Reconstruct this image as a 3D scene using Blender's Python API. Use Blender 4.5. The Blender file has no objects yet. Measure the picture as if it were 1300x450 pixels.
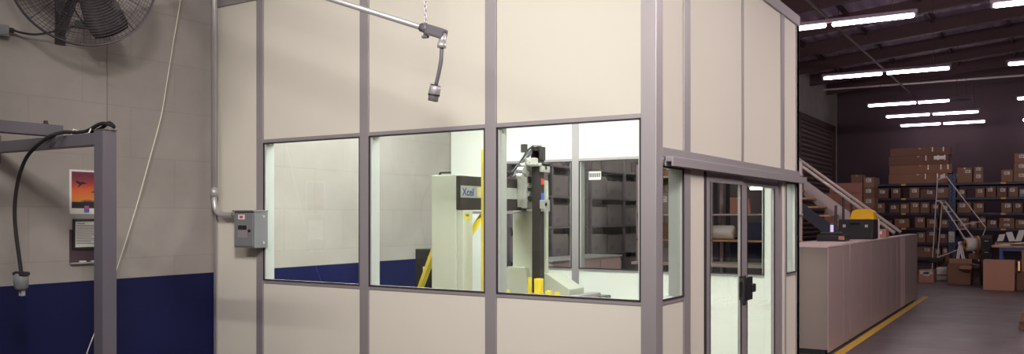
import bpy, bmesh, math, random
from mathutils import Vector, Matrix
random.seed(7)
scene = bpy.context.scene
COL = scene.collection
PI = math.pi

# ------------------------------------------------------------------ materials
def lin(c):
    c = c / 255.0
    return c / 12.92 if c <= 0.04045 else ((c + 0.055) / 1.055) ** 2.4

def rgb(r, g, b):
    return (lin(r), lin(g), lin(b), 1.0)

def new_mat(name):
    m = bpy.data.materials.new(name)
    m.use_nodes = True
    nt = m.node_tree
    nt.nodes.clear()
    out = nt.nodes.new('ShaderNodeOutputMaterial')
    return m, nt, out

def mat(name, col, rough=0.6, metal=0.0, var=0.06, scale=6.0, bump=0.0, bscale=40.0, spec=0.5):
    m, nt, out = new_mat(name)
    N, L = nt.nodes.new, nt.links.new
    p = N('ShaderNodeBsdfPrincipled')
    p.inputs['Roughness'].default_value = rough
    p.inputs['Metallic'].default_value = metal
    p.inputs['Specular IOR Level'].default_value = spec
    tc = N('ShaderNodeTexCoord')
    nz = N('ShaderNodeTexNoise')
    nz.inputs['Scale'].default_value = scale
    nz.inputs['Detail'].default_value = 4
    L(tc.outputs['Object'], nz.inputs['Vector'])
    mx = N('ShaderNodeMix')
    mx.data_type = 'RGBA'
    L(nz.outputs['Fac'], mx.inputs['Factor'])
    mx.inputs['A'].default_value = tuple(min(1, c * (1 - var)) for c in col[:3]) + (1,)
    mx.inputs['B'].default_value = tuple(min(1, c * (1 + var)) for c in col[:3]) + (1,)
    L(mx.outputs['Result'], p.inputs['Base Color'])
    if bump > 0:
        n2 = N('ShaderNodeTexNoise')
        n2.inputs['Scale'].default_value = bscale
        n2.inputs['Detail'].default_value = 5
        L(tc.outputs['Object'], n2.inputs['Vector'])
        b = N('ShaderNodeBump')
        b.inputs['Strength'].default_value = bump
        b.inputs['Distance'].default_value = 0.01
        L(n2.outputs['Fac'], b.inputs['Height'])
        L(b.outputs['Normal'], p.inputs['Normal'])
    L(p.outputs['BSDF'], out.inputs['Surface'])
    return m

def emit_mat(name, col, strength):
    m, nt, out = new_mat(name)
    e = nt.nodes.new('ShaderNodeEmission')
    e.inputs['Color'].default_value = col
    e.inputs['Strength'].default_value = strength
    nt.links.new(e.outputs['Emission'], out.inputs['Surface'])
    return m

def glass_mat(name, tint, refl=1.0):
    m, nt, out = new_mat(name)
    N, L = nt.nodes.new, nt.links.new
    t = N('ShaderNodeBsdfTransparent')
    t.inputs['Color'].default_value = tint
    g = N('ShaderNodeBsdfGlossy')
    g.inputs['Roughness'].default_value = 0.0
    f = N('ShaderNodeFresnel')
    f.inputs['IOR'].default_value = 1.45
    mt = N('ShaderNodeMath')
    mt.operation = 'MULTIPLY'
    mt.inputs[1].default_value = refl
    L(f.outputs['Fac'], mt.inputs[0])
    mx = N('ShaderNodeMixShader')
    ge = N('ShaderNodeNewGeometry')       # the pane mirrors on the face the ray enters by
    iv = N('ShaderNodeMath'); iv.operation = 'SUBTRACT'
    iv.inputs[0].default_value = 1.0
    L(ge.outputs['Backfacing'], iv.inputs[1])
    ml = N('ShaderNodeMath'); ml.operation = 'MULTIPLY'; ml.use_clamp = True
    L(mt.outputs['Value'], ml.inputs[0])
    L(iv.outputs['Value'], ml.inputs[1])
    L(ml.outputs['Value'], mx.inputs['Fac'])
    L(t.outputs['BSDF'], mx.inputs[1])
    L(g.outputs['BSDF'], mx.inputs[2])
    L(mx.outputs['Shader'], out.inputs['Surface'])
    return m

def wall_paint_mat(name, upper, lower, zsplit, axis):
    """painted block wall: a deep blue dado below zsplit, faint mortar joints"""
    m, nt, out = new_mat(name)
    N, L = nt.nodes.new, nt.links.new
    p = N('ShaderNodeBsdfPrincipled')
    p.inputs['Roughness'].default_value = 0.6
    p.inputs['Specular IOR Level'].default_value = 0.25
    tc = N('ShaderNodeTexCoord')
    sx = N('ShaderNodeSeparateXYZ')
    L(tc.outputs['Object'], sx.inputs['Vector'])
    cb = N('ShaderNodeCombineXYZ')
    L(sx.outputs[axis], cb.inputs['X'])
    L(sx.outputs['Z'], cb.inputs['Y'])
    br = N('ShaderNodeTexBrick')
    br.inputs['Scale'].default_value = 1.0
    br.inputs['Brick Width'].default_value = 0.81
    br.inputs['Row Height'].default_value = 0.405
    br.inputs['Mortar Size'].default_value = 0.006
    br.inputs['Mortar Smooth'].default_value = 0.6
    br.inputs['Color1'].default_value = (1, 1, 1, 1)
    br.inputs['Color2'].default_value = (0.965, 0.965, 0.965, 1)
    br.inputs['Mortar'].default_value = (0.9, 0.89, 0.88, 1)
    L(cb.outputs['Vector'], br.inputs['Vector'])
    nz = N('ShaderNodeTexNoise')
    nz.inputs['Scale'].default_value = 2.2
    nz.inputs['Detail'].default_value = 7
    nz.inputs['Roughness'].default_value = 0.6
    L(tc.outputs['Object'], nz.inputs['Vector'])
    ramp = N('ShaderNodeValToRGB')
    ramp.color_ramp.elements[0].position = 0.3
    ramp.color_ramp.elements[0].color = (0.86, 0.85, 0.84, 1)
    ramp.color_ramp.elements[1].position = 0.7
    ramp.color_ramp.elements[1].color = (1, 1, 1, 1)
    L(nz.outputs['Fac'], ramp.inputs['Fac'])
    gt = N('ShaderNodeMath')
    gt.operation = 'GREATER_THAN'
    gt.inputs[1].default_value = zsplit
    L(sx.outputs['Z'], gt.inputs[0])
    mx = N('ShaderNodeMix'); mx.data_type = 'RGBA'
    L(gt.outputs['Value'], mx.inputs['Factor'])
    mx.inputs['A'].default_value = lower
    mx.inputs['B'].default_value = upper
    m1 = N('ShaderNodeMix'); m1.data_type = 'RGBA'; m1.blend_type = 'MULTIPLY'
    m1.inputs['Factor'].default_value = 1
    L(mx.outputs['Result'], m1.inputs['A'])
    L(br.outputs['Color'], m1.inputs['B'])
    m2 = N('ShaderNodeMix'); m2.data_type = 'RGBA'; m2.blend_type = 'MULTIPLY'
    m2.inputs['Factor'].default_value = 1
    L(m1.outputs['Result'], m2.inputs['A'])
    L(ramp.outputs['Color'], m2.inputs['B'])
    L(m2.outputs['Result'], p.inputs['Base Color'])
    b = N('ShaderNodeBump')
    b.inputs['Strength'].default_value = 0.15
    b.inputs['Distance'].default_value = 0.004
    L(br.outputs['Fac'], b.inputs['Height'])
    b.invert = True
    L(b.outputs['Normal'], p.inputs['Normal'])
    L(p.outputs['BSDF'], out.inputs['Surface'])
    return m

def floor_mat(name, col):
    m, nt, out = new_mat(name)
    N, L = nt.nodes.new, nt.links.new
    p = N('ShaderNodeBsdfPrincipled')
    tc = N('ShaderNodeTexCoord')
    nz = N('ShaderNodeTexNoise')
    nz.inputs['Scale'].default_value = 0.9
    nz.inputs['Detail'].default_value = 9
    nz.inputs['Roughness'].default_value = 0.65
    L(tc.outputs['Object'], nz.inputs['Vector'])
    r = N('ShaderNodeValToRGB')
    r.color_ramp.elements[0].position = 0.3
    r.color_ramp.elements[0].color = tuple(c * 0.72 for c in col[:3]) + (1,)
    r.color_ramp.elements[1].position = 0.72
    r.color_ramp.elements[1].color = tuple(c * 1.2 for c in col[:3]) + (1,)
    L(nz.outputs['Fac'], r.inputs['Fac'])
    L(r.outputs['Color'], p.inputs['Base Color'])
    r2 = N('ShaderNodeMapRange')
    r2.inputs['From Min'].default_value = 0.3
    r2.inputs['From Max'].default_value = 0.7
    r2.inputs['To Min'].default_value = 0.28
    r2.inputs['To Max'].default_value = 0.5
    L(nz.outputs['Fac'], r2.inputs['Value'])
    L(r2.outputs['Result'], p.inputs['Roughness'])
    L(p.outputs['BSDF'], out.inputs['Surface'])
    return m

def slat_mat(name, col, pitch):
    m = mat(name, col, 0.5, 0.0)
    nt = m.node_tree
    N, L = nt.nodes.new, nt.links.new
    p = [n for n in nt.nodes if n.type == 'BSDF_PRINCIPLED'][0]
    tc = N('ShaderNodeTexCoord')
    w = N('ShaderNodeTexWave')
    w.bands_direction = 'Z'
    w.inputs['Scale'].default_value = 2 * PI / (20 * pitch)
    L(tc.outputs['Object'], w.inputs['Vector'])
    b = N('ShaderNodeBump')
    b.inputs['Strength'].default_value = 1.0
    b.inputs['Distance'].default_value = 0.03
    L(w.outputs['Fac'], b.inputs['Height'])
    L(b.outputs['Normal'], p.inputs['Normal'])
    return m

def deck_mat(name, col):
    m = mat(name, col, 0.55, 0.2, 0.15, 1.5)
    nt = m.node_tree
    N, L = nt.nodes.new, nt.links.new
    p = [n for n in nt.nodes if n.type == 'BSDF_PRINCIPLED'][0]
    tc = N('ShaderNodeTexCoord')
    w = N('ShaderNodeTexWave')
    w.bands_direction = 'X'
    w.inputs['Scale'].default_value = 2 * PI / (20 * 0.3)
    L(tc.outputs['Object'], w.inputs['Vector'])
    b = N('ShaderNodeBump')
    b.inputs['Strength'].default_value = 1.0
    b.inputs['Distance'].default_value = 0.05
    L(w.outputs['Fac'], b.inputs['Height'])
    L(b.outputs['Normal'], p.inputs['Normal'])
    return m

def upright_mat(name, col):
    """perforated blue steel upright: rows of dark keyholes up the face"""
    m = mat(name, col, 0.45, 0.1)
    nt = m.node_tree
    N, L = nt.nodes.new, nt.links.new
    p = [n for n in nt.nodes if n.type == 'BSDF_PRINCIPLED'][0]
    src = p.inputs['Base Color'].links[0].from_socket
    tc = N('ShaderNodeTexCoord')
    ck = N('ShaderNodeTexChecker')
    ck.inputs['Scale'].default_value = 18
    L(tc.outputs['Object'], ck.inputs['Vector'])
    mx = N('ShaderNodeMix'); mx.data_type = 'RGBA'
    L(ck.outputs['Fac'], mx.inputs['Factor'])
    L(src, mx.inputs['A'])
    mx.inputs['B'].default_value = rgb(74, 80, 112)
    L(mx.outputs['Result'], p.inputs['Base Color'])
    return m

M = {}
M['panel'] = mat('cream_panel', rgb(223, 216, 204), 0.55, 0, 0.015, 3)
M['white'] = mat('white_panel', rgb(240, 241, 235), 0.5, 0, 0.01, 3)
M['alu'] = mat('grey_aluminium', rgb(178, 170, 174), 0.5, 0.55, 0.03, 5)
M['alu_light'] = mat('light_aluminium', rgb(205, 207, 205), 0.4, 0.15, 0.02, 5)
M['gasket'] = mat('dark_gasket', rgb(52, 48, 50), 0.6)
M['glass'] = glass_mat('window_glass', (0.97, 0.98, 0.965, 1), 1.35)
M['wall'] = wall_paint_mat('painted_block', rgb(168, 160, 156), rgb(15, 20, 70), 1.055, 'Y')
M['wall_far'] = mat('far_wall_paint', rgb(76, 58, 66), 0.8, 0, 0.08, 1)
M['floor'] = floor_mat('sealed_concrete', rgb(94, 79, 82))
M['booth_floor'] = mat('booth_vinyl', rgb(222, 222, 216), 0.4)
M['deck'] = deck_mat('roof_deck', rgb(200, 176, 204))
M['purlin'] = mat('red_oxide_steel', rgb(76, 50, 56), 0.7, 0, 0.1, 2)
M['steel_frame'] = mat('grey_painted_tube', rgb(102, 97, 105), 0.45, 0.2, 0.04, 4)
M['black'] = mat('black_plastic', rgb(34, 31, 34), 0.45)
M['black_matte'] = mat('black_rubber', rgb(24, 22, 25), 0.7)
M['fan'] = mat('dark_wire', rgb(58, 51, 57), 0.5, 0.3)
M['fan_blade'] = mat('fan_blade_metal', rgb(66, 58, 62), 0.5, 0.2)
M['zinc'] = mat('galvanised_steel', rgb(196, 192, 194), 0.36, 0.5, 0.06, 12)
M['elec'] = mat('grey_enclosure', rgb(128, 128, 132), 0.5, 0.1, 0.03, 5)
M['paper'] = mat('white_paper', rgb(224, 220, 216), 0.8)
M['ink'] = mat('grey_print', rgb(96, 92, 96), 0.8)
M['string'] = mat('pale_twine', rgb(238, 230, 214), 0.85)
M['yellow'] = mat('yellow_paint', rgb(222, 200, 60), 0.5, 0, 0.04)
M['yellow_floor'] = mat('yellow_floor_paint', rgb(206, 164, 62), 0.6, 0, 0.15, 8)
M['yellow_plastic'] = mat('yellow_plastic', rgb(226, 172, 30), 0.4)
M['machine'] = mat('machine_enamel', rgb(192, 194, 179), 0.45, 0, 0.01)
M['beam_black'] = mat('beam_black', rgb(48, 42, 43), 0.5)
M['silver'] = mat('silver_band', rgb(160, 160, 158), 0.45, 0.1)
M['logo'] = mat('blue_letter', rgb(30, 58, 140), 0.5)
M['bright_metal'] = mat('machined_alloy', rgb(216, 214, 208), 0.3, 0.6, 0.1, 20)
M['red'] = mat('red_sticker', rgb(200, 70, 60), 0.5)
M['bluestick'] = mat('blue_sticker', rgb(80, 100, 190), 0.5)
M['granite'] = mat('grey_granite', rgb(92, 90, 92), 0.25, 0, 0.25, 60)
M['cab'] = mat('taupe_cabinet', rgb(160, 138, 136), 0.55, 0, 0.07, 14, 0.05, 60)
M['bin_grey'] = mat('bin_grey', rgb(150, 144, 144), 0.6, 0, 0.12, 5)
M['cab_end'] = mat('grey_cabinet', rgb(132, 116, 112), 0.55, 0, 0.03, 6)
M['cab_light'] = mat('light_grey_panel', rgb(196, 172, 170), 0.55, 0, 0.04, 6)
M['carton'] = mat('brown_cardboard', rgb(150, 108, 84), 0.75, 0, 0.06, 5)
M['carton_big'] = mat('light_cardboard', rgb(188, 136, 114), 0.75, 0, 0.05, 5)
M['carton_dark'] = mat('dark_cardboard', rgb(126, 88, 72), 0.75, 0, 0.07, 5)
M['carton_pink'] = mat('reddish_cardboard', rgb(172, 118, 104), 0.75, 0, 0.06, 5)
M['tape'] = mat('clear_tape', rgb(166, 126, 100), 0.18)
M['tape_shiny'] = mat('shiny_plastic_wrap', rgb(216, 204, 198), 0.12, 0, 0.2, 8)
M['rack_blue'] = mat('dark_blue_steel', rgb(44, 48, 74), 0.45, 0.1)
M['upright'] = upright_mat('perforated_blue_steel', rgb(46, 54, 92))
M['rack_deck'] = mat('dark_shelf_board', rgb(52, 44, 48), 0.8)
M['tag'] = mat('orange_tag', rgb(228, 164, 46), 0.5)
M['wood'] = mat('pale_wood', rgb(196, 150, 104), 0.6, 0, 0.12, 9)
M['wood_dark'] = mat('brown_wood', rgb(116, 80, 62), 0.7, 0, 0.12, 9)
M['stair'] = mat('dark_blue_stair', rgb(60, 60, 76), 0.5, 0.1)
M['stair_grey'] = mat('grey_stair', rgb(196, 180, 178), 0.5, 0.0)
M['rail'] = mat('grey_rail', rgb(214, 198, 194), 0.4, 0.1)
M['ladder'] = mat('grey_ladder_tube', rgb(236, 222, 222), 0.45, 0.0)
M['blue_leg'] = mat('blue_table_leg', rgb(62, 84, 150), 0.5)
M['shutter'] = slat_mat('roll_door_slats', rgb(120, 96, 96), 0.14)
M['cloth_grey'] = mat('grey_card', rgb(140, 132, 142), 0.7)
M['sky_print'] = None
M['tube'] = emit_mat('lit_tube', (1.0, 0.88, 0.92, 1), 21)
M['tube_front'] = emit_mat('lit_tube_front', (1.0, 0.97, 0.91, 1), 12)
M['tube_behind'] = emit_mat('fill_tube_behind', (1.0, 0.95, 0.93, 1), 46)
M['tube_rear'] = emit_mat('fill_tube_rear', (1.0, 0.97, 0.9, 1), 150)
M['tube_side'] = emit_mat('fill_tube_side', (1.0, 0.91, 0.87, 1), 600)
M['tube_off'] = mat('unlit_tube', rgb(120, 104, 112), 0.3)
M['channel'] = mat('lamp_channel', rgb(120, 106, 118), 0.5)
M['booth_lamp'] = emit_mat('booth_lamp', (0.92, 1.0, 0.955, 1), 54)
M['bench_lamp'] = emit_mat('bench_lamp', (1.0, 0.9, 0.86, 1), 22)
M['screen'] = emit_mat('violet_screen', (0.72, 0.62, 1.0, 1), 0.9)
M['glow'] = emit_mat('amber_lamp', (1.0, 0.55, 0.2, 1), .5)

def sunset_mat():
    """printed photograph: flat sunset bands, yellow low sky to purple top"""
    m, nt, out = new_mat('sunset_print')
    N, L = nt.nodes.new, nt.links.new
    p = N('ShaderNodeBsdfPrincipled')
    p.inputs['Roughness'].default_value = 0.4
    tc = N('ShaderNodeTexCoord')
    sx = N('ShaderNodeSeparateXYZ')
    L(tc.outputs['Generated'], sx.inputs['Vector'])
    nz = N('ShaderNodeTexNoise')
    nz.inputs['Scale'].default_value = 3
    L(tc.outputs['Generated'], nz.inputs['Vector'])
    ad = N('ShaderNodeMath'); ad.operation = 'MULTIPLY_ADD'
    L(nz.outputs['Fac'], ad.inputs[0]); ad.inputs[1].default_value = 0.25
    L(sx.outputs['Z'], ad.inputs[2])
    r = N('ShaderNodeValToRGB')
    e = r.color_ramp.elements
    e[0].position = 0.12; e[0].color = rgb(40, 30, 50)
    e[1].position = 1.0; e[1].color = rgb(112, 40, 66)
    for pos, c in ((0.26, rgb(60, 36, 50)), (0.34, rgb(214, 130, 62)), (0.62, rgb(214, 96, 48)), (0.82, rgb(160, 54, 58))):
        x = e.new(pos); x.color = c
    L(ad.outputs['Value'], r.inputs['Fac'])
    L(r.outputs['Color'], p.inputs['Base Color'])
    L(p.outputs['BSDF'], out.inputs['Surface'])
    return m
M['sky_print'] = sunset_mat()

# ------------------------------------------------------------------ mesh helpers
def world_loc(o):
    v = Vector((0, 0, 0))
    while o is not None:
        v += o.location
        o = o.parent
    return v

class MB:
    def __init__(self):
        self.bm = bmesh.new()

    def box(self, x0, x1, y0, y1, z0, z1, bev=0.0):
        r = bmesh.ops.create_cube(self.bm, size=1.0)
        vs = r['verts']
        sx, sy, sz = x1 - x0, y1 - y0, z1 - z0
        for v in vs:
            v.co = Vector(((x0 + x1) / 2 + v.co.x * sx, (y0 + y1) / 2 + v.co.y * sy, (z0 + z1) / 2 + v.co.z * sz))
        if bev > 0:
            es = list({e for v in vs for e in v.link_edges})
            bmesh.ops.bevel(self.bm, geom=es, offset=min(bev, abs(sx) * .45, abs(sy) * .45, abs(sz) * .45), segments=2, profile=0.6, affect='EDGES')
        return self

    def obox(self, c, ax, ay, az, sx, sy, sz, bev=0.0):
        r = bmesh.ops.create_cube(self.bm, size=1.0)
        vs = r['verts']
        c, ax, ay, az = Vector(c), Vector(ax).normalized(), Vector(ay).normalized(), Vector(az).normalized()
        for v in vs:
            v.co = c + ax * (v.co.x * sx) + ay * (v.co.y * sy) + az * (v.co.z * sz)
        bmesh.ops.recalc_face_normals(self.bm, faces=list({f for v in vs for f in v.link_faces}))
        if bev > 0:
            es = list({e for v in vs for e in v.link_edges})
            bmesh.ops.bevel(self.bm, geom=es, offset=min(bev, sx * .45, sy * .45, sz * .45), segments=2, profile=0.6, affect='EDGES')
        return self

    def bar(self, p0, p1, w, h, up=(0, 0, 1), bev=0.0):
        p0, p1 = Vector(p0), Vector(p1)
        d = (p1 - p0)
        ax = d.normalized()
        ay = Vector(up).cross(ax)
        if ay.length < 1e-4:
            ay = Vector((0, 1, 0)).cross(ax)
        ay.normalize()
        az = ax.cross(ay)
        return self.obox((p0 + p1) / 2, ax, ay, az, d.length, w, h, bev)

    def tube(self, pts, r, seg=8, closed=False, cap=True):
        pts = [Vector(p) for p in pts]
        n = len(pts)
        rings = []
        prev = None
        for i, p in enumerate(pts):
            if closed:
                t = pts[(i + 1) % n] - pts[i - 1]
            else:
                t = pts[min(i + 1, n - 1)] - pts[max(i - 1, 0)]
            t.normalize()
            if prev is None:
                a = Vector((0, 0, 1)) if abs(t.z) < 0.9 else Vector((1, 0, 0))
                u = a.cross(t).normalized()
            else:
                u = (prev - t * prev.dot(t))
                u = u.normalized() if u.length > 1e-6 else Vector((1, 0, 0)).cross(t).normalized()
            prev = u
            w = t.cross(u)
            rr = r[i] if isinstance(r, (list, tuple)) else r
            rings.append([self.bm.verts.new(p + (u * math.cos(2 * PI * k / seg) + w * math.sin(2 * PI * k / seg)) * rr) for k in range(seg)])
        m = n if closed else n - 1
        for i in range(m):
            A, B = rings[i], rings[(i + 1) % n]
            for k in range(seg):
                try:
                    self.bm.faces.new((A[k], A[(k + 1) % seg], B[(k + 1) % seg], B[k]))
                except ValueError:
                    pass
        if not closed and cap:
            self.bm.faces.new(list(reversed(rings[0])))
            self.bm.faces.new(rings[-1])
        return self

    def cyl(self, p0, p1, r, seg=20, r2=None):
        return self.tube([p0, p1], [r, r if r2 is None else r2], seg)

    def prism(self, poly, off):
        """closed polygon of 3-D points pushed along off"""
        off = Vector(off)
        a = [self.bm.verts.new(Vector(p)) for p in poly]
        b = [self.bm.verts.new(Vector(p) + off) for p in poly]
        n = len(a)
        self.bm.faces.new(a)
        self.bm.faces.new(list(reversed(b)))
        for i in range(n):
            self.bm.faces.new((a[i], b[i], b[(i + 1) % n], a[(i + 1) % n]))
        bmesh.ops.recalc_face_normals(self.bm, faces=self.bm.faces[:])
        return self

    def build(self, name, m, parent=None, smooth=False, origin=None):
        me = bpy.data.meshes.new(name)
        off = world_loc(parent) if parent is not None else Vector((0, 0, 0))
        if origin is not None:
            off = Vector(origin)
        for v in self.bm.verts:
            v.co -= off
        self.bm.normal_update()
        self.bm.to_mesh(me)
        self.bm.free()
        me.materials.append(M[m] if isinstance(m, str) else m)
        if smooth:
            for p in me.polygons:
                p.use_smooth = True
        o = bpy.data.objects.new(name, me)
        COL.objects.link(o)
        if parent is not None:
            o.parent = parent
            o.location = off - world_loc(parent)
        elif origin is not None:
            o.location = off
        return o

def tag(o, label=None, cat=None, group=None, kind=None):
    if label: o['label'] = label
    if cat: o['category'] = cat
    if group: o['group'] = group
    if kind: o['kind'] = kind
    return o

def thing(name, label, cat, loc, group=None):
    o = bpy.data.objects.new(name, None)
    o.empty_display_size = 0.1
    COL.objects.link(o)
    o.location = loc
    return tag(o, label, cat, group)

def struct_root(name, loc=(0, 0, 0), label=None, cat=None):
    o = bpy.data.objects.new(name, None)
    o.empty_display_size = 0.1
    COL.objects.link(o)
    o.location = loc
    return tag(o, label, cat, None, 'structure')

def struct(name, mb, m, label=None, cat=None):
    return tag(mb.build(name, m), label, cat, None, 'structure')

def copy_tree(o, parent=None):
    c = o.copy()
    COL.objects.link(c)
    if parent is not None:
        c.parent = parent
    for ch in list(o.children):
        copy_tree(ch, c)
    return c

def bez(p, n=24):
    """smooth curve through the points p (Catmull-Rom)"""
    p = [Vector(q) for q in p]
    q = [p[0] * 2 - p[1]] + p + [p[-1] * 2 - p[-2]]
    out = []
    segs = len(p) - 1
    for i in range(segs):
        a, b, c, d = q[i], q[i + 1], q[i + 2], q[i + 3]
        k = max(2, n // segs)
        for j in range(k):
            t = j / k
            out.append(0.5 * ((2 * b) + (c - a) * t + (2 * a - 5 * b + 4 * c - d) * t * t + (3 * b - a - 3 * c + d) * t ** 3))
    out.append(p[-1])
    return out

def text_mesh(name, body, size, m, parent, loc, rot, ext=0.001, bold=0.0):
    cu = bpy.data.curves.new(name + '_curve', 'FONT')
    cu.body = body
    cu.size = size
    cu.extrude = ext
    cu.offset = bold
    cu.align_x = 'LEFT'
    tmp = bpy.data.objects.new(name + '_tmp', cu)
    COL.objects.link(tmp)
    dg = bpy.context.evaluated_depsgraph_get()
    me = bpy.data.meshes.new_from_object(tmp.evaluated_get(dg))
    bpy.data.objects.remove(tmp)
    me.materials.clear()
    me.materials.append(M[m])
    o = bpy.data.objects.new(name, me)
    COL.objects.link(o)
    o.parent = parent
    o.location = Vector(loc) - world_loc(parent)
    o.rotation_euler = rot
    return o

# ------------------------------------------------------------------ camera
cam = bpy.data.cameras.new('camera')
co = bpy.data.objects.new('camera', cam)
COL.objects.link(co)
co.location = (2.069, -4.962, 1.55)
co.rotation_euler = (PI / 2, 0, 0.5622)
cam.sensor_fit = 'HORIZONTAL'
cam.sensor_width = 36
cam.lens = 1079.66 / 1300 * 36
cam.shift_y = (275.03 - 225) / 1300
cam.clip_end = 200
scene.camera = co

# ------------------------------------------------------------------ warehouse shell
XL, XR, YF, YB = -4.17, 15.0, -11.0, 26.3
def roofz(x): return 5.95 + 0.09 * (x - XL)
struct('floor', MB().box(XL - .2, XR + .2, YF - .2, YB + .2, -0.2, 0), 'floor', 'grey sealed concrete warehouse floor', 'floor')
struct('wall_left', MB().box(XL - .2, XL, YF - .2, YB + .2, 0, 6.2), 'wall', 'painted block wall with a deep blue band along its bottom', 'wall')
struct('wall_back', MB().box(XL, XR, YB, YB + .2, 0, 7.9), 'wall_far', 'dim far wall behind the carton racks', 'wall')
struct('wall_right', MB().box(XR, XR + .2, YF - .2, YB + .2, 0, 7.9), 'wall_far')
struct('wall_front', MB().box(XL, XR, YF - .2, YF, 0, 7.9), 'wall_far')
b = MB()
b.prism([(XL - .2, YF, roofz(XL - .2)), (XR + .2, YF, roofz(XR + .2)), (XR + .2, YF, roofz(XR + .2) + .1), (XL - .2, YF, roofz(XL - .2) + .1)], (0, YB + .2 - YF, 0))
struct('ceiling', b, 'deck', 'dark corrugated roof deck', 'ceiling')
k = 0
y = 15.4 - 2.3 * 11
while y < YB:
    if y > YF:
        zc = -0.16
        b = MB()
        b.bar((XL, y, roofz(XL) + zc - .16), (XR, y, roofz(XR) + zc - .16), .16, .05)
        b.bar((XL, y, roofz(XL) + zc), (XR, y, roofz(XR) + zc), .05, .3)
        struct('ceiling_beam', b, 'purlin', 'dark red steel roof beam', 'roof beam')
    y += 2.3
for x in [XL + .9 + 1.5 * i for i in range(13)]:
    struct('ceiling_joist', MB().bar((x, YF, roofz(x) - .05), (x, YB, roofz(x) - .05), .06, .1), 'purlin')
struct('ceiling_pipe', MB().cyl((XL, 24.2, 5.72), (XR, 24.2, 5.66), .03, 8), 'rail')
struct('ceiling_pipe', MB().cyl((1.75, 4.0, 5.7), (1.75, YB, 5.7), .035, 8), 'purlin')
struct('ceiling_pipe', MB().cyl((-1.6, 6.0, 5.45), (-1.6, YB, 5.45), .03, 8), 'purlin')
# vertical control joint in the left wall, seen below the fan
struct('trim_1', MB().box(XL, XL + .002, -1.016, -1.011, 1.06, 5.9), mat('joint', rgb(120, 112, 108), .8))
# slatted roll-up door high in the dim far end of the left wall
d = struct_root('door_3', (XL, 23.0, 0), 'slatted roll-up door in the dim left wall beyond the stairs', 'door')
b = MB()
z = 0.0
while z < 4.4:
    b.box(XL, XL + .06, 20.6, 25.2, z, z + .115, .02)
    z += .14
b.build('slat_curtain', 'shutter', d)
b = MB(); b.box(XL, XL + .14, 20.45, 20.6, 0, 4.6); b.build('guide_rail', 'purlin', d)
b = MB(); b.box(XL, XL + .14, 25.2, 25.35, 0, 4.6); b.build('guide_rail', 'purlin', d)
b = MB(); b.box(XL, XL + .12, 20.45, 25.35, 4.42, 4.62, .02); b.build('shutter_box', 'purlin', d)
# painted safety line beside the cabinet row
struct('floor_line', MB().box(0.03, 0.13, 0.0, 13.2, 0, 0.002), 'yellow_floor', 'yellow safety line painted along the cabinet row', 'floor line')

# ------------------------------------------------------------------ the modular booth
T = 0.09            # wall thickness
ZS, ZT, ZR = 0.985, 2.2, 3.394
BW, BL = 4.17, 3.60
posts_f = [(-3.622, -3.544), (-2.453, -2.364), (-1.279, -1.187)]

def window(name, axis, plane, inward, a0, a1, z0, z1, label, frame=0.028, m_frame='alu'):
    """axis 'X': window lies along X at Y=plane; axis 'Y': along Y at X=plane. inward = +1/-1"""
    w = struct_root(name, ((a0 if axis == 'X' else plane), (plane if axis == 'X' else a0), z0), label, 'window')
    def bx(bld, s0, s1, d0, d1, zz0, zz1, bev=0):
        lo, hi = sorted((plane + inward * d0, plane + inward * d1))
        if axis == 'X': bld.box(s0, s1, lo, hi, zz0, zz1, bev)
        else: bld.box(lo, hi, s0, s1, zz0, zz1, bev)
    f = frame
    b = MB()
    bx(b, a0, a1, -.006, T + .006, z1 - f, z1)
    bx(b, a0, a1, -.006, T + .006, z0, z0 + f)
    b.build('window_frame', m_frame, w)
    b = MB()
    bx(b, a0, a0 + .022, .0, T + .004, z0 + f, z1 - f)
    bx(b, a1 - .022, a1, .0, T + .004, z0 + f, z1 - f)
    b.build('window_jamb', 'alu_light', w)
    b = MB()
    g = .012
    bx(b, a0, a1, -.010, -.002, z1 - f - g, z1 - f)
    bx(b, a0, a1, -.010, -.002, z0 + f - .004, z0 + f + g - .004)
    bx(b, a0, a0 + .012, -.010, -.002, z0 + f, z1 - f)
    bx(b, a1 - .012, a1, -.010, -.002, z0 + f, z1 - f)
    b.build('gasket', 'gasket', w)
    b = MB()
    bx(b, a0 + .022, a1 - .022, .012, .018, z0 + f, z1 - f)
    b.build('pane', 'glass', w)
    return w

# front wall of the booth: filler bay by the block wall, then three windowed bays
bf = struct_root('wall_booth_front', (-BW, 0, 0), 'cream panelled front wall of the glazed booth', 'wall')
def panel(root, x0, x1, y0, y1, z0, z1, m='panel'):
    MB().box(x0, x1, y0, y1, z0, z1, .002).build('panel', m, root)
panel(bf, -4.16, -3.622, .008, T, 0, ZR)
bays_f = [(-3.544, -2.453), (-2.364, -1.279), (-1.187, -0.096)]
for (x0, x1) in bays_f:
    panel(bf, x0, x1, .008, T, 0, ZS)
    panel(bf, x0, x1, .008, T, ZT, ZR)
for i, (x0, x1) in enumerate(bays_f):
    window('window_%d' % (i + 1), 'X', 0.008, 1, x0, x1, ZS, ZT,
           ['left front booth window showing bare wall and blue band', 'middle front booth window beside the yellow post', 'right front booth window next to the corner post'][i])
n = 2
for (x0, x1) in posts_f:
    struct('trim_%d' % n, MB().box(x0, x1, -.006, T + .006, 0, ZR, .003), 'alu', 'grey aluminium upright of the booth front', 'post'); n += 1
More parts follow.
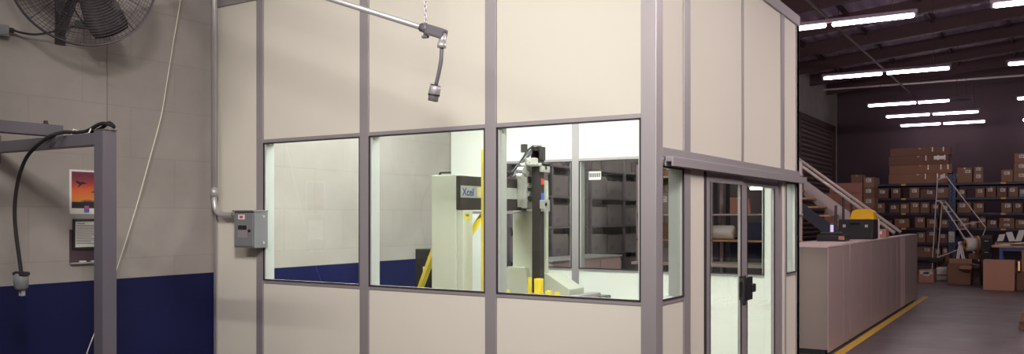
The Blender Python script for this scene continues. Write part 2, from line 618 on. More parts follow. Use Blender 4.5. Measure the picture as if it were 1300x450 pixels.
# corner post
struct('trim_%d' % n, MB().box(-0.096, .008, -.008, .101, 0, ZR + .1, .004), 'alu', 'grey aluminium corner post of the booth', 'post'); n += 1
struct('trim_%d' % n, MB().box(-4.165, -4.13, -.012, .0, 0, ZR, .003), 'alu'); n += 1
struct('trim_%d' % n, MB().box(-BW, .01, -.012, T + .02, ZR, ZR + .12, .004), 'alu', 'grey fascia along the top of the booth front', 'trim'); n += 1
struct('trim_%d' % n, MB().box(-.11, .012, .1, BL + .01, ZR + .02, ZR + .12, .004), 'alu', 'grey fascia along the top of the booth side', 'trim'); n += 1
struct('trim_%d' % n, MB().box(-.09, .008, .1, BL, 1.931, 1.991, .003), 'alu', 'grey rail under the upper side panels', 'trim'); n += 1

# right side wall of the booth with the sliding doors
bs = struct_root('wall_booth_right', (0, 0, 0), 'cream panelled side wall of the booth above the doors', 'wall')
def spanel(y0, y1, z0, z1): MB().box(-T, -.006, y0, y1, z0, z1, .002).build('panel', 'panel', bs)
for y0, y1 in ((.101, .487), (.606, 1.774), (1.826, 2.949), (3.06, 3.50)):
    spanel(y0, y1, 1.991, ZR + .03)
for y0, y1, pr in ((.487, .606, .004), (1.774, 1.826, .0), (2.949, 3.06, .004), (3.50, 3.60, .006)):
    struct('trim_%d' % n, MB().box(-T - .004, pr, y0, y1, 1.991, ZR + .03, .002), 'alu'); n += 1
spanel(.101, .487, 0, ZS)
spanel(.606, .90, 0, 1.93)
spanel(2.985, 3.10, 0, 1.93)
spanel(3.13, 3.50, 0, ZS)
for y0, y1, pr in ((.487, .606, .004), (2.955, 2.985, .0), (3.10, 3.13, .002), (3.50, 3.60, .006)):
    struct('trim_%d' % n, MB().box(-T - .004, pr, y0, y1, 0, 1.931, .002), 'alu'); n += 1
struct('trim_%d' % n, MB().box(-.06, .004, .10, .487, 1.88, 1.931), 'alu'); n += 1
window('window_4', 'Y', -.006, -1, .101, .487, ZS, 1.90, 'narrow side booth window by the corner post')
window('window_5', 'Y', -.006, -1, 3.13, 3.50, ZS, 1.90, 'narrow side booth window at the far end past the doors')
# sliding door track
b = MB()
b.box(.008, .060, .14, 3.68, 1.900, 1.932, .003)
b.box(.050, .060, .14, 3.68, 1.872, 1.902, .001)
b.box(.006, .014, .14, 3.68, 1.872, 1.902, .001)
struct('trim_%d' % n, b, 'alu', 'sliding door track along the booth side', 'trim'); n += 1
struct('trim_%d' % n, MB().box(-.05, -.002, .90, .945, 0, 1.88), 'gasket'); n += 1

def door(name, y0, y1, x0, x1, st_l, st_r, label, handle):
    d = struct_root(name, (x0, y0, 0.01), label, 'door')
    b = MB()
    zt = 1.878
    b.box(x0, x1, y0, y0 + st_l, .012, zt, .003)
    b.box(x0, x1, y1 - st_r, y1, .012, zt, .003)
    b.box(x0, x1, y0 + st_l, y1 - st_r, zt - .075, zt, .003)
    b.box(x0, x1, y0 + st_l, y1 - st_r, .012, .14, .003)
    b.build('door_frame', 'alu', d)
    b = MB()
    xm = x1 - .006
    b.box(xm, x1 + .002, y0 + st_l, y0 + st_l + .012, .14, zt - .075)
    b.box(xm, x1 + .002, y1 - st_r - .022, y1 - st_r, .14, zt - .075)
    b.build('gasket', 'gasket', d)
    xc = (x0 + x1) / 2
    MB().box(xc - .003, xc + .003, y0 + st_l, y1 - st_r - .012, .14, zt - .075).build('pane', 'glass', d)
    if handle == 'pull':
        b = MB()
        yh = 1.735
        b.box(x1, x1 + .012, yh - .035, yh + .035, .885, 1.075, .004)
        b.box(x1 + .03, x1 + .055, yh - .055, yh - .02, .845, 1.085, .008)
        b.box(x1 + .01, x1 + .04, yh - .05, yh - .02, .885, .91, .004)
        b.box(x1 + .01, x1 + .04, yh - .05, yh - .02, 1.03, 1.055, .004)
        tag(b.build('door_handle', 'black', d), 'black pull handle')
    else:
        b = MB()
        b.box(x1, x1 + .03, y0 + .03, y0 + .20, .865, 1.055, .006)
        b.box(x1 + .02, x1 + .05, y0 + .15, y0 + .235, .925, .995, .012)
        tag(b.build('door_latch', 'black', d), 'black latch case')
    return d
door('door_1', .945, 1.835, -.036, -.003, .075, .06, 'left sliding glass door of the booth with a black pull handle', 'pull')
door('door_2', 1.84, 2.955, -.055, -.022, .14, .13, 'right sliding glass door of the booth with a black latch', 'latch')

# back wall of the booth, mirrored
bb = struct_root('wall_booth_back', (-BW, BL, 0), 'white back wall of the booth seen through its windows', 'wall')
Y0, Y1 = BL - T, BL
bays_b = [(-3.55, -2.47), (-2.38, -1.28), (-1.19, -0.31)]
panel(bb, -4.16, -3.63, Y0, Y1, 0, ZR, 'white')
panel(bb, -.31, -.10, Y0, Y1, 0, ZR, 'white')
for i, (x0, x1) in enumerate(bays_b):
    panel(bb, x0, x1, Y0, Y1, 0, .94, 'white')
    panel(bb, x0, x1, Y0, Y1, ZT, ZR, 'white')
    window('window_%d' % (6 + i), 'X', Y0, 1, x0, x1, .94, ZT,
           ['back booth window nearest the block wall', 'back booth window in the middle of the back wall', 'back booth window nearest the sliding doors'][i])
for x0, x1 in ((-3.63, -3.55), (-2.47, -2.38), (-1.28, -1.19)):
    struct('trim_%d' % n, MB().box(x0, x1, Y0 - .006, Y1 + .006, 0, ZR, .003), 'alu', 'pale upright of the booth back wall', 'post'); n += 1
struct('trim_%d' % n, MB().box(-.10, .006, Y0, Y1 + .004, 0, ZR + .02, .003), 'alu'); n += 1
struct('trim_%d' % n, MB().box(-2.46, -1.29, Y0 - .05, Y0 - .003, .56, .62, .006), 'alu', 'grey raceway along the back wall of the booth', 'trim'); n += 1
# booth roof and vinyl floor
struct('ceiling_booth', MB().box(-BW + .01, -.01, .02, BL - .0, ZR - .08, ZR + .02), 'white', 'white booth ceiling', 'ceiling')
struct('floor_booth', MB().box(-BW, -T, T, BL - T, 0, .004), 'booth_floor', 'pale vinyl booth floor', 'floor')

# booth ceiling lamps (above the picture, they light the booth)
bl = thing('ceiling_light', 'recessed booth ceiling lamp over the measuring machine', 'ceiling light', (-3.0, .95, ZR - .08), 'booth ceiling lamps')
b = MB(); b.box(-3.6, -2.4, .80, 1.10, ZR - .10, ZR - .075, .004); b.build('lamp_tray', 'white', bl)
b = MB(); b.box(-3.57, -2.43, .83, 1.07, ZR - .104, ZR - .10); b.build('diffuser', 'booth_lamp', bl)
for i, (x, y, lab) in enumerate(((-3.0, 2.0, 'recessed booth ceiling lamp by the back wall windows'), (-1.0, .95, 'recessed booth ceiling lamp by the corner post'), (-1.0, 2.0, 'recessed booth ceiling lamp by the sliding doors'))):
    c = copy_tree(bl); c.location = (x, y, ZR - .08); c['label'] = lab

# ------------------------------------------------------------------ warehouse strip lights
def make_strip(front=False):
    r = thing('strip_light', 'x', 'ceiling light', (0, 0, 4.5), 'hanging fluorescent strip lights')
    b = MB(); b.box(-1.24, 1.24, -.025, .025, 4.535, 4.59, .006); b.build('lamp_channel', 'channel', r)
    for s in (-1, 1):
        b = MB(); b.tube([(s * .045, 0, 4.5), (s * .06, 0, 4.5), (s * 1.17, 0, 4.5), (s * 1.195, 0, 4.5)], [.016, .032, .032, .016], 10); b.build('tube', 'tube_front' if front else 'tube', r, True)
        b = MB(); b.box(s * 1.215 - .015, s * 1.215 + .015, -.03, .03, 4.46, 4.53, .003); b.build('lamp_holder', 'channel', r)
        b = MB(); b.cyl((s * .9, 0, 4.6), (s * .9, 0, 6.15), .006, 5); b.build('hanger', 'purlin', r)
    return r
XA, XBc = -.78, 2.62
rows = [(XA, 8.72, 'nearest strip light beyond the booth roof, partly hidden by its edge'),
        (XA, 13.96, 'second strip light beyond the booth edge, above the stairs'),
        (XA, 19.28, 'far strip light in front of the racks with one half dark'),
        (XA, 22.27, 'far strip light above the racks, middle of three close rows'),
        (XA, 25.2, 'far strip light by the end wall, lowest of three close rows'),
        (XBc, 8.7, 'strip light cut by the top right corner of the picture'),
        (XBc, 14.1, 'strip light at the right edge, second from the top'),
        (XBc, 19.8, 'strip light at the right edge, third from the top'),
        (XBc, 25.4, 'strip light at the right edge, lowest of its row'),
        (-2.5, 5.6, 'added unseen strip light behind the booth, brightening the view through its windows')]  # extra hidden strip, added to lift what shows through the back windows
proto = make_strip()
for i, (x, y, lab) in enumerate(rows):
    o = proto if i == 0 else copy_tree(proto)
    o.location = (x, y, 4.5 if i < 9 else 3.7)
    o['label'] = lab
    if i == 9:
        for c in o.children:
            if c.name.startswith('tube'):
                c.data = c.data.copy()
                c.data.materials[0] = M['tube_behind']
    if i == 2:
        t = [c for c in o.children if c.name.startswith('tube') and max(v.co.x for v in c.data.vertices) > .5][0]
        b = MB(); b.cyl((.02, 0, 0), (.72, 0, 0), .03, 10)
        q = b.build('tube', 'tube'); q.parent = o
        b = MB(); b.cyl((.74, 0, 0), (1.2, 0, 0), .02, 10)
        q = b.build('tube', 'tube_off'); q.parent = o
        tag(q, 'dark unlit tube end')
        bpy.data.objects.remove(t)
pf = make_strip(True)
for i, (x, y, lab) in enumerate(((-.65, -2.6, 'strip light in front of the booth above the picture'),
                                 (3.9, 2.6, 'added unseen strip light above the picture, brightening the booth side'),  # off the rows, added and placed to light the booth side
                                 (-2.3, -5.2, 'added unseen strip light left of the camera, filling the booth front'))):  # added for fill and for the sheen on the corner post
    o = pf if i == 0 else copy_tree(pf)
    o.location = (x, y, (4.4, 4.5, 4.2)[i])
    o['label'] = lab
    if i:
        for c in o.children:
            if c.name.startswith('tube'):
                c.data = c.data.copy()
                c.data.materials[0] = M['tube_side' if i == 1 else 'tube_rear']

# unseen flood lamp added above the camera side to brighten the booth front
fl = thing('fill_flood', 'added unseen flood lamp above the picture, brightening the booth front', 'fill light', (1.6, -4.6, 4.3))
fo = Vector((1.6, -4.6, 4.3)); fd = (Vector((-1.9, 0, 1.6)) - fo).normalized()
b = MB(); b.tube([fo - fd * .42, fo - fd * .40, fo - fd * .25, fo - fd * .02], [.08, .22, .40, .54], 24, False, False)
b.tube([fo - fd * .425, fo - fd * .42], .07, 16); b.build('lamp_housing', 'channel', fl, True)  # housing and rod are made up around the added spot
b = MB(); b.cyl(fo - fd * .40 , fo - fd * .40 + Vector((0, 0, 1.9)), .02, 8); b.build('hanger', 'purlin', fl)
sp = bpy.data.lights.new('lamp', 'SPOT')
sp.energy = 1330
sp.color = (1.0, .972, .915)
sp.spot_size = math.radians(70)
sp.spot_blend = 1.0
sp.shadow_soft_size = .5
so = bpy.data.objects.new('lamp', sp)
COL.objects.link(so)
so.parent = fl
so.rotation_euler = fd.to_track_quat('-Z', 'Y').to_euler()

# ------------------------------------------------------------------ wall fan
FC = Vector((-3.72, -1.471, 3.251)); FR = .475
fa = Vector((.90, -.40, -.16)).normalized()
fu = Vector((0, 0, 1)).cross(fa).normalized(); fv = fa.cross(fu)
def FP(r, ang, d): return FC + (fu * math.cos(ang) + fv * math.sin(ang)) * r + fa * d
fan = thing('wall_fan', 'large round dark wire-guarded fan bracketed high on the block wall', 'fan', (XL, -1.39, 2.83))
b = MB()
for i in range(1, 25):
    r = FR * i / 24.0
    d = .11 * (1 - (r / FR) ** 2.2) + .02
    b.tube([FP(r, 2 * PI * k / 56, d) for k in range(56)], .0019 if i < 24 else .007, 4, True)
for k in range(16):
    a = 2 * PI * k / 16
    b.tube([FP(FR * q, a, .11 * (1 - q ** 2.2) + .018) for q in (.08, .4, .7, .9, 1.0)], .0028, 4)
b.build('front_guard', 'fan', fan)
b = MB()
for k in range(90):
    a = 2 * PI * k / 90
    b.tube([FP(FR * q, a + (.25 * (1 - q)), -.13 * (1 - q ** 3) - .0) for q in (.16, .5, .8, 1.0)], .0017, 4)
for i in (8, 14, 20):
    r = FR * i / 24
    b.tube([FP(r, 2 * PI * k / 48, -.13 * (1 - (r / FR) ** 3)) for k in range(48)], .0026, 4, True)
b.tube([FP(FR, 2 * PI * k / 56, -.01) for k in range(56)], .009, 5, True)
b.build('rear_guard', 'fan', fan)
for j in range(3):
    a0 = math.atan2(-.9, .46) + 2 * PI * j / 3
    b = MB()
    rows_ = []
    for r, w in ((.07, .05), (.14, .10), (.26, .125), (.37, .13), (.435, .115)):
        up, dn = [], []
        for s in (-1, -.5, 0, .5, 1):
            ang = a0
            rad = fu * math.cos(ang) + fv * math.sin(ang)
            tan = -fu * math.sin(ang) + fv * math.cos(ang)
            tw = .055 * s * (1.15 - r)
            up.append(b.bm.verts.new(FC + rad * (r - .02 * s * s * (r > .4)) + tan * (w * s) + fa * (tw + .004 - .012 * (1 - s * s))))
            dn.append(b.bm.verts.new(FC + rad * (r - .02 * s * s * (r > .4)) + tan * (w * s) + fa * (tw - .012 * (1 - s * s))))
        rows_.append((up, dn))
    for q in range(4):
        (u0, d0), (u1, d1) = rows_[q], rows_[q + 1]
        for s in range(4):
            b.bm.faces.new((u0[s], u0[s + 1], u1[s + 1], u1[s]))
            b.bm.faces.new((d0[s + 1], d0[s], d1[s], d1[s + 1]))
        b.bm.faces.new((u0[0], u1[0], d1[0], d0[0]))
        b.bm.faces.new((u1[4], u0[4], d0[4], d1[4]))
    for q in (0, 4):
        u_, d_ = rows_[q]
        for s in range(4):
            b.bm.faces.new((u_[s], d_[s], d_[s + 1], u_[s + 1]))
    bmesh.ops.recalc_face_normals(b.bm, faces=b.bm.faces[:])
    b.build('blade', 'fan_blade', fan, True)
b = MB(); b.cyl(FP(0, 0, -.22), FP(0, 0, -.05), .09, 24); b.cyl(FP(0, 0, -.05), FP(0, 0, .05), .05, 20); b.build('motor', 'fan', fan)
b = MB()
b.box(XL, XL + .012, -1.43, -1.352, 2.83, 3.42, .002)
b.box(XL + .012, XL + .018, -1.402, -1.38, 2.86, 2.88)
b.bar((XL + .01, -1.391, 3.32), FP(0, 0, -.16), .07, .03, (0, 1, 0))
b.bar((XL + .01, -1.391, 2.96), FP(0, 0, -.16), .07, .03, (0, 1, 0))
b.bar((XL + .012, -1.391, 2.90), (XL + .16, -1.391, 3.08), .03, .03)
b.build('wall_bracket', 'fan', fan)
b = MB(); b.obox(FP(.33, -PI / 2 + .02, -.10), fu, fv, fa, .10, .06, .05, .008)
b.tube(bez([FP(.33, -PI / 2 + .05, -.08), FP(.22, -PI / 2 - .25, -.04), FP(.12, -PI / 2 + .2, -.10)]), .006, 6)
b.build('junction_box', 'black', fan)
b = MB()
b.tube(bez([FP(.33, -PI / 2, -.12), (-3.98, -1.50, 2.90), (-4.08, -1.60, 2.862), (-4.10, -1.70, 2.856), (-4.11, -1.775, 2.868)]), .008, 6)
tag(b.build('power_cord', 'black', fan, True), 'black cord')

ob = thing('outlet_box', 'small grey outlet box on the block wall left of the fan', 'outlet', (XL, -1.86, 2.82))
MB().box(XL, XL + .07, -1.95, -1.79, 2.815, 2.895, .006).build('box_body', 'elec', ob)
MB().box(XL + .07, XL + .076, -1.94, -1.80, 2.825, 2.885, .002).build('cover_plate', 'elec', ob)
tag(MB().cyl((XL + .05, -1.80, 2.865), (XL + .05, -1.755, 2.865), .018, 12).build('plug', 'black', ob), 'black cord plug')

# ------------------------------------------------------------------ poster, notice, holder, string
po = thing('poster', 'white-bordered sunset aircraft poster on the block wall', 'poster', (XL, -1.2, 1.568))
MB().box(XL, XL + .004, -1.318, -1.06, 1.568, 1.905, 0).build('sheet', 'paper', po)
MB().box(XL + .004, XL + .0055, -1.302, -1.075, 1.612, 1.89).build('picture', 'sky_print', po)
b = MB()
xs = XL + .0055
def sil(pts, cy, cz, s): b.prism([(xs, cy + p[0] * s, cz + p[1] * s) for p in pts], (.001, 0, 0))
delta = [(-.55, .30), (-.10, .12), (.12, .16), (.55, 0), (.10, -.04), (-.02, -.12), (-.40, -.42), (-.22, -.06), (-.42, .02)]
sil(delta, -1.225, 1.80, .085)
sil([(-p[0] * .9, p[1]) for p in delta], -1.115, 1.735, .075)
b.build('aircraft_silhouette', 'black', po)
MB().box(XL + .0055, XL + .0065, -1.302, -1.075, 1.625, 1.66).build('caption_band', 'black', po)
b = MB(); b.box(XL + .0065, XL + .008, -1.205, -1.165, 1.58, 1.632); b.build('emblem', 'bluestick', po)
b = MB(); b.box(XL + .008, XL + .0085, -1.20, -1.17, 1.607, 1.628); b.build('emblem_stripe', 'red', po)

no = thing('framed_notice', 'dark-framed white notice hanging below the aircraft poster', 'notice', (XL, -1.18, 1.306))
b = MB()
b.box(XL + .0045, XL + .02, -1.297, -1.282, 1.300, 1.53); b.box(XL + .0045, XL + .02, -1.075, -1.06, 1.300, 1.53)
b.box(XL + .0045, XL + .02, -1.282, -1.075, 1.515, 1.53); b.box(XL + .0045, XL + .02, -1.282, -1.075, 1.300, 1.315)
b.build('frame', 'black', no)
MB().box(XL + .0045, XL + .008, -1.282, -1.075, 1.315, 1.515).build('notice_sheet', 'paper', no)
b = MB()
random.seed(3)
b.box(XL + .008, XL + .0088, -1.26, -1.20, 1.492, 1.498)
for i in range(12):
    zz = 1.478 - i * .0125
    b.box(XL + .008, XL + .0088, -1.268, -1.10 - random.random() * .05, zz, zz + .0045)
b.build('print_lines', 'ink', no)
ho = thing('paper_tray', 'faint grey wall pocket behind and below the framed notice', 'wall pocket', (XL, -1.2, 1.193))
b = MB(); b.box(XL, XL + .003, -1.318, -1.05, 1.196, 1.45); b.build('back_plate', 'wall_far', ho)
b = MB(); b.box(XL + .001, XL + .035, -1.318, -1.05, 1.188, 1.20, .002); b.build('ledge', 'alu', ho)
b = MB(); b.box(XL + .008, XL + .03, -1.25, -1.20, 1.20, 1.212, .004); b.build('chalk_stub', 'paper', ho)
b = MB(); b.box(XL + .008, XL + .03, -1.16, -1.11, 1.20, 1.210, .004); b.build('chalk_stub', 'paper', ho)

xs = XL + .14
pts = [(xs, -.40, 3.70), (xs, -.451, 3.349), (xs, -.52, 2.98), (xs, -.586, 2.612), (xs, -.637, 2.35), (xs, -.75, 1.97), (xs, -.869, 1.581), (xs, -1.03, 1.124), (xs, -1.14, .86), (xs, -1.197, .686), (xs + .02, -1.284, .50), (xs + .1, -1.40, .22), (xs + .2, -1.45, .004)]
b = MB()
b.tube([(XL + .02, -.36, 5.7), (xs, -.38, 4.6)] + bez(pts, 60), .0038, 6)
tag(b.build('string', 'string', None, True, (xs + .2, -1.45, 0)), 'thin pale string hanging in front of the block wall', 'string')

# ------------------------------------------------------------------ steel frame at the left with its hanging cable
sf = thing('steel_frame', 'grey square-tube steel frame at the left edge', 'frame', (-2.75, -1.92, 0))
px0, px1, py0, py1 = -2.796, -2.705, -1.969, -1.878
MB().box(px0, px1, py0, py1, .012, 2.067, .005).build('post', 'steel_frame', sf)
MB().box(px0 - .06, px1 + .06, py0 - .06, py1 + .06, 0, .012, .002).build('foot_plate', 'steel_frame', sf)
MB().box(px0 - .003, px1 + .003, py0 - .003, py1 + .003, 2.067, 2.074, .002).build('top_cap', 'steel_frame', sf)
MB().box(-4.155, px0, py0 + .008, py1 - .008, 1.982, 2.055, .004).build('cross_beam', 'steel_frame', sf)
MB().box(-4.168, -4.155, py0 - .06, py1 + .06, 1.92, 2.12, .002).build('wall_plate', 'steel_frame', sf)
MB().box(-3.303, -3.221, -4.3, -1.91, 2.055, 2.128, .004).build('long_beam', 'steel_frame', sf)
b = MB(); b.cyl((-3.262, -2.0, 2.128), (-3.262, -2.0, 2.152), .013, 8); b.cyl((-3.262, -2.0, 2.128), (-3.262, -2.0, 2.135), .02, 6); b.build('bolt', 'black', sf)
MB().box(-3.303, -3.221, -4.39, -4.3, .0, 2.128, .005).build('post', 'steel_frame', sf)

pc = thing('power_cable', 'black power cable draped over the steel frame, grey plug hanging down', 'cable', (-3.43, -2.06, 1.05))
cp = [(-2.66, -1.925, 2.09), (-2.72, -1.937, 2.108), (-2.793, -1.937, 2.108), (-2.912, -1.941, 2.075), (-3.021, -1.946, 2.070), (-3.10, -1.985, 2.072), (-3.165, -2.04, 2.04), (-3.331, -2.064, 1.946), (-3.431, -2.064, 1.841), (-3.49, -2.06, 1.726), (-3.513, -2.06, 1.596), (-3.499, -2.06, 1.45), (-3.458, -2.06, 1.286), (-3.434, -2.06, 1.186)]
b = MB(); b.tube(bez(cp, 90), .0115, 8); b.build('cord', 'black_matte', pc, True)
b = MB(); b.tube(bez([(-2.69, -1.905, 2.088), (-2.75, -1.90, 2.118), (-2.83, -1.905, 2.085), (-2.93, -1.915, 2.070)], 30), .011, 8); b.build('cord_loop', 'black_matte', pc, True)
px, py = -3.435, -2.06
b = MB()
b.tube([(px, py, 1.188), (px, py, 1.176), (px, py, 1.14), (px, py, 1.095), (px, py, 1.08)], [.031, .042, .045, .038, .024], 16)
b.build('plug_body', 'elec', pc, True)
b = MB(); b.box(px - .05, px + .05, py - .022, py + .022, 1.172, 1.20, .006)
b.cyl((px - .037, py - .03, 1.186), (px - .037, py + .03, 1.186), .011, 8); b.cyl((px + .037, py - .03, 1.186), (px + .037, py + .03, 1.186), .011, 8)
tag(b.build('cord_clamp', 'black', pc), 'black cord clamp with two screws')
for dx, dy in ((-.016, 0), (.011, 0), (0, .018)):
    b = MB(); b.box(px + dx - .003, px + dx + .003, py + dy - .006, py + dy + .006, 1.045, 1.085); b.build('prong', 'zinc', pc)
for x in (-2.86, -3.05):
    b = MB(); b.tube([(x, -1.90, 2.058), (x, -1.915, 2.085), (x, -1.945, 2.092), (x, -1.960, 2.058)], .004, 6); tag(b.build('cable_tie', 'string', pc), 'pale tie')

# ------------------------------------------------------------------ conduit and switch box on the booth's filler panel
cd = thing('conduit', 'shiny steel conduit running down the wall corner and bending into the grey switch box', 'conduit', (-4.10, -.06, 1.6))
yc = -.075
b = MB()
b.tube([(-4.075, yc, 5.9), (-4.075, yc, 1.75)] , .024, 14); b.build('pipe', 'zinc', cd, True)
b = MB()
b.tube(bez([(-4.075, yc, 1.76), (-4.075, yc, 1.68), (-4.055, yc, 1.61), (-4.0, yc, 1.572), (-3.93, yc, 1.565), (-3.76, yc, 1.565)], 30), .024, 14); b.build('elbow', 'zinc', cd, True)
b = MB(); b.cyl((-4.075, yc, 1.72), (-4.075, yc, 1.80), .031, 14); b.build('coupling', 'zinc', cd, True)
b = MB(); b.cyl((-3.82, yc, 1.565), (-3.735, yc, 1.565), .032, 14); b.build('connector', 'zinc', cd, True)
for z in (4.2,):
    b = MB(); b.box(-4.13, -4.02, -.10, -.0, z, z + .03, .003); b.build('pipe_strap', 'zinc', cd)
eb = thing('switch_box', 'grey steel electrical switch box on the booth front beside the left window', 'switch box', (-3.61, 0, 1.285))
MB().box(-3.731, -3.485, -.145, -.0, 1.287, 1.597, .004).build('enclosure', 'elec', eb)
MB().box(-3.722, -3.494, -.155, -.145, 1.30, 1.575, .004).build('cover', 'elec', eb)
MB().box(-3.737, -3.479, -.165, 0, 1.590, 1.602, .003).build('rain_hood', 'elec', eb)
MB().box(-3.67, -3.59, -.158, -.155, 1.525, 1.565).build('rating_sticker', 'paper', eb)
b = MB(); b.box(-3.65, -3.61, -.159, -.158, 1.535, 1.555); b.build('sticker_mark', 'red', eb)
MB().box(-3.675, -3.555, -.157, -.155, 1.37, 1.48, .0).build('door_flap', 'alu', eb)
b = MB(); b.box(-3.665, -3.62, -.164, -.157, 1.44, 1.475, .002); b.box(-3.612, -3.565, -.164, -.157, 1.44, 1.475, .002); b.build('breaker', 'black', eb)
b = MB(); b.cyl((-3.53, -.155, 1.43), (-3.53, -.168, 1.43), .012, 10); b.build('latch_knob', 'black', eb)
for z in (1.33, 1.55):
    b = MB(); b.cyl((-3.485, -.05, z), (-3.478, -.05, z), .012, 10); b.build('knockout', 'zinc', eb)

# ------------------------------------------------------------------ overhead boom with cable drop
bo = thing('boom_arm', 'grey pipe boom on a chain before the booth, a cable connector dangling from its end', 'boom', (-1.0, -1.0, 2.24))
e0 = Vector((-1.06, -1.0, 2.667)); dr = Vector((-.767, 0, .28)).normalized()
b = MB(); b.tube([e0, e0 + dr * 3.20], .017, 12); b.build('boom_pipe', 'zinc', bo, True)
b = MB(); b.box(-4.166, -4.05, -1.08, -.92, 3.65, 3.90, .003); b.build('wall_plate', 'zinc', bo)
# twisted chain of links
b = MB()
z = 2.672
i = 0
while z < 6.1:
    a = 0 if i % 2 == 0 else PI / 2
    ring = []
    for k in range(8):
        t = 2 * PI * k / 8
        ring.append((-1.03 + .008 * math.cos(t) * math.cos(a), -1.0 + .008 * math.cos(t) * math.sin(a), z + .017 * math.sin(t)))
    b.tube(ring, .0032, 4, True)
    z += .026
    i += 1
b.build('chain', 'alu', bo)
b = MB()
b.cyl((-1.03, -1.0, 2.615), (-1.03, -1.0, 2.69), .012, 8)
b.tube([Vector((-1.03, -1.0, 2.655)) + Vector((0, math.cos(t) * .024, math.sin(t) * .024)) for t in [2 * PI * k / 12 for k in range(12)]], .006, 5, True)
b.box(-1.05, -1.01, -1.012, -.988, 2.60, 2.615, .003)
b.build('chain_hook', 'steel_frame', bo)
b = MB(); b.tube([e0 - dr * .0, e0 - dr * .06], [.026, .026], 12); b.build('union', 'steel_frame', bo, True)
b = MB()
b.bar(e0 - dr * .05, e0 - dr * .185, .055, .062, (0, 0, 1), .012)
b.build('conduit_body', 'steel_frame', bo)
b = MB(); b.cyl((-.902, -1.0, 2.612), (-.908, -1.0, 2.545), .022, 12); b.cyl((-.907, -1.0, 2.56), (-.910, -1.0, 2.53), .027, 10); b.build('gland', 'zinc', bo, True)
b = MB(); b.tube(bez([(-.909, -1.0, 2.535), (-.914, -1.0, 2.46), (-.93, -1.0, 2.39), (-.952, -1.0, 2.315)], 20), .0115, 8); b.build('cable', 'steel_frame', bo, True)
b = MB()
b.tube([(-.953, -1.0, 2.318), (-.955, -1.0, 2.312)], .03, 16)
b.build('connector_collar', 'black', bo)
b = MB()
b.tube([(-.955, -1.0, 2.312), (-.958, -1.0, 2.295), (-.966, -1.0, 2.262), (-.967, -1.0, 2.258), (-.974, -1.0, 2.225)], [.032, .034, .034, .031, .030], 18)
b.build('connector', 'alu', bo, True)
b = MB(); b.tube([(-.9655, -1.0, 2.264), (-.9668, -1.0, 2.256)], .0355, 18); b.build('connector_band', 'black', bo)
b = MB(); b.cyl((-.974, -1.0, 2.2255), (-.9745, -1.0, 2.2235), .024, 16); b.build('connector_face', 'black', bo)

# ------------------------------------------------------------------ measuring machine inside the booth
cm = thing('measuring_machine', 'white bridge measuring machine with a black beam inside the glass booth', 'machine', (-1.9, 1.9, 0))
b = MB(); b.box(-2.95, -1.62, .95, 2.75, .62, .765, .01); b.build('granite_table', 'granite', cm)
b = MB()
for x in (-2.75, -1.85):
    for y in (1.2, 2.55):
        b.box(x - .1, x + .1, y - .1, y + .1, .0, .62, .01)
b.box(-2.75, -1.85, 1.15, 2.6, .3, .42, .01)
b.build('stand', 'machine', cm)
b = MB(); b.box(-2.678, -2.405, 1.20, 1.40, .765, 1.925, .008); b.build('near_column', 'machine', cm)
b = MB(); b.box(-2.405, -2.335, 1.215, 1.36, .765, 1.605, .006); b.build('column_cover', 'machine', cm)
b = MB(); b.box(-2.335, -2.332, 1.235, 1.31, 1.515, 1.575); tag(b.build('warning_label', 'yellow', cm), 'yellow label')
b = MB(); b.box(-2.331, -2.3305, 1.245, 1.30, 1.55, 1.568); tag(b.build('label_print', mat('green_print', rgb(120, 140, 60)), cm), 'green print')
b = MB(); b.box(-2.53, -2.36, 1.205, 2.44, 1.61, 1.915, .006); b.build('bridge_beam', 'beam_black', cm)
b = MB(); b.box(-2.36, -2.352, 1.207, 2.44, 1.718, 1.826, .001); b.build('beam_band', 'silver', cm)
text_mesh('nameplate', 'Xcel', .098, 'logo', cm, (-2.3515, 1.222, 1.737), (PI / 2, 0, PI / 2), .0008, .0015)
b = MB(); b.box(-2.352, -2.351, 1.46, 1.62, 1.73, 1.815); b.build('band_patch', mat('tan_patch', rgb(196, 186, 140), .5), cm)
b = MB(); b.box(-2.6, -2.36, 1.22, 2.44, 1.575, 1.60, .004); b.build('beam_underside', 'alu', cm)
b = MB(); b.cyl((-2.62, 1.25, 1.925), (-2.62, 1.25, 1.945), .012, 8); b.box(-2.62, -2.5, 1.24, 1.26, 1.94, 1.955, .003); b.build('top_fitting', 'black', cm)
# far leg and its base
b = MB(); b.box(-2.60, -2.20, 2.46, 2.51, .98, 1.91, .008); b.build('far_column', 'machine', cm)
b = MB(); b.prism([(-2.70, 2.38, .765), (-2.36, 2.38, .765), (-2.40, 2.38, 1.03), (-2.61, 2.38, 1.03)], (0, .32, 0)); b.build('column_base', 'machine', cm)
b = MB(); b.prism([(-2.36, 2.40, .765), (-1.90, 2.40, .765), (-1.90, 2.40, .83), (-1.98, 2.40, .87), (-2.16, 2.40, .975), (-2.36, 2.40, .99)], (0, .30, 0)); b.build('column_foot', 'machine', cm)
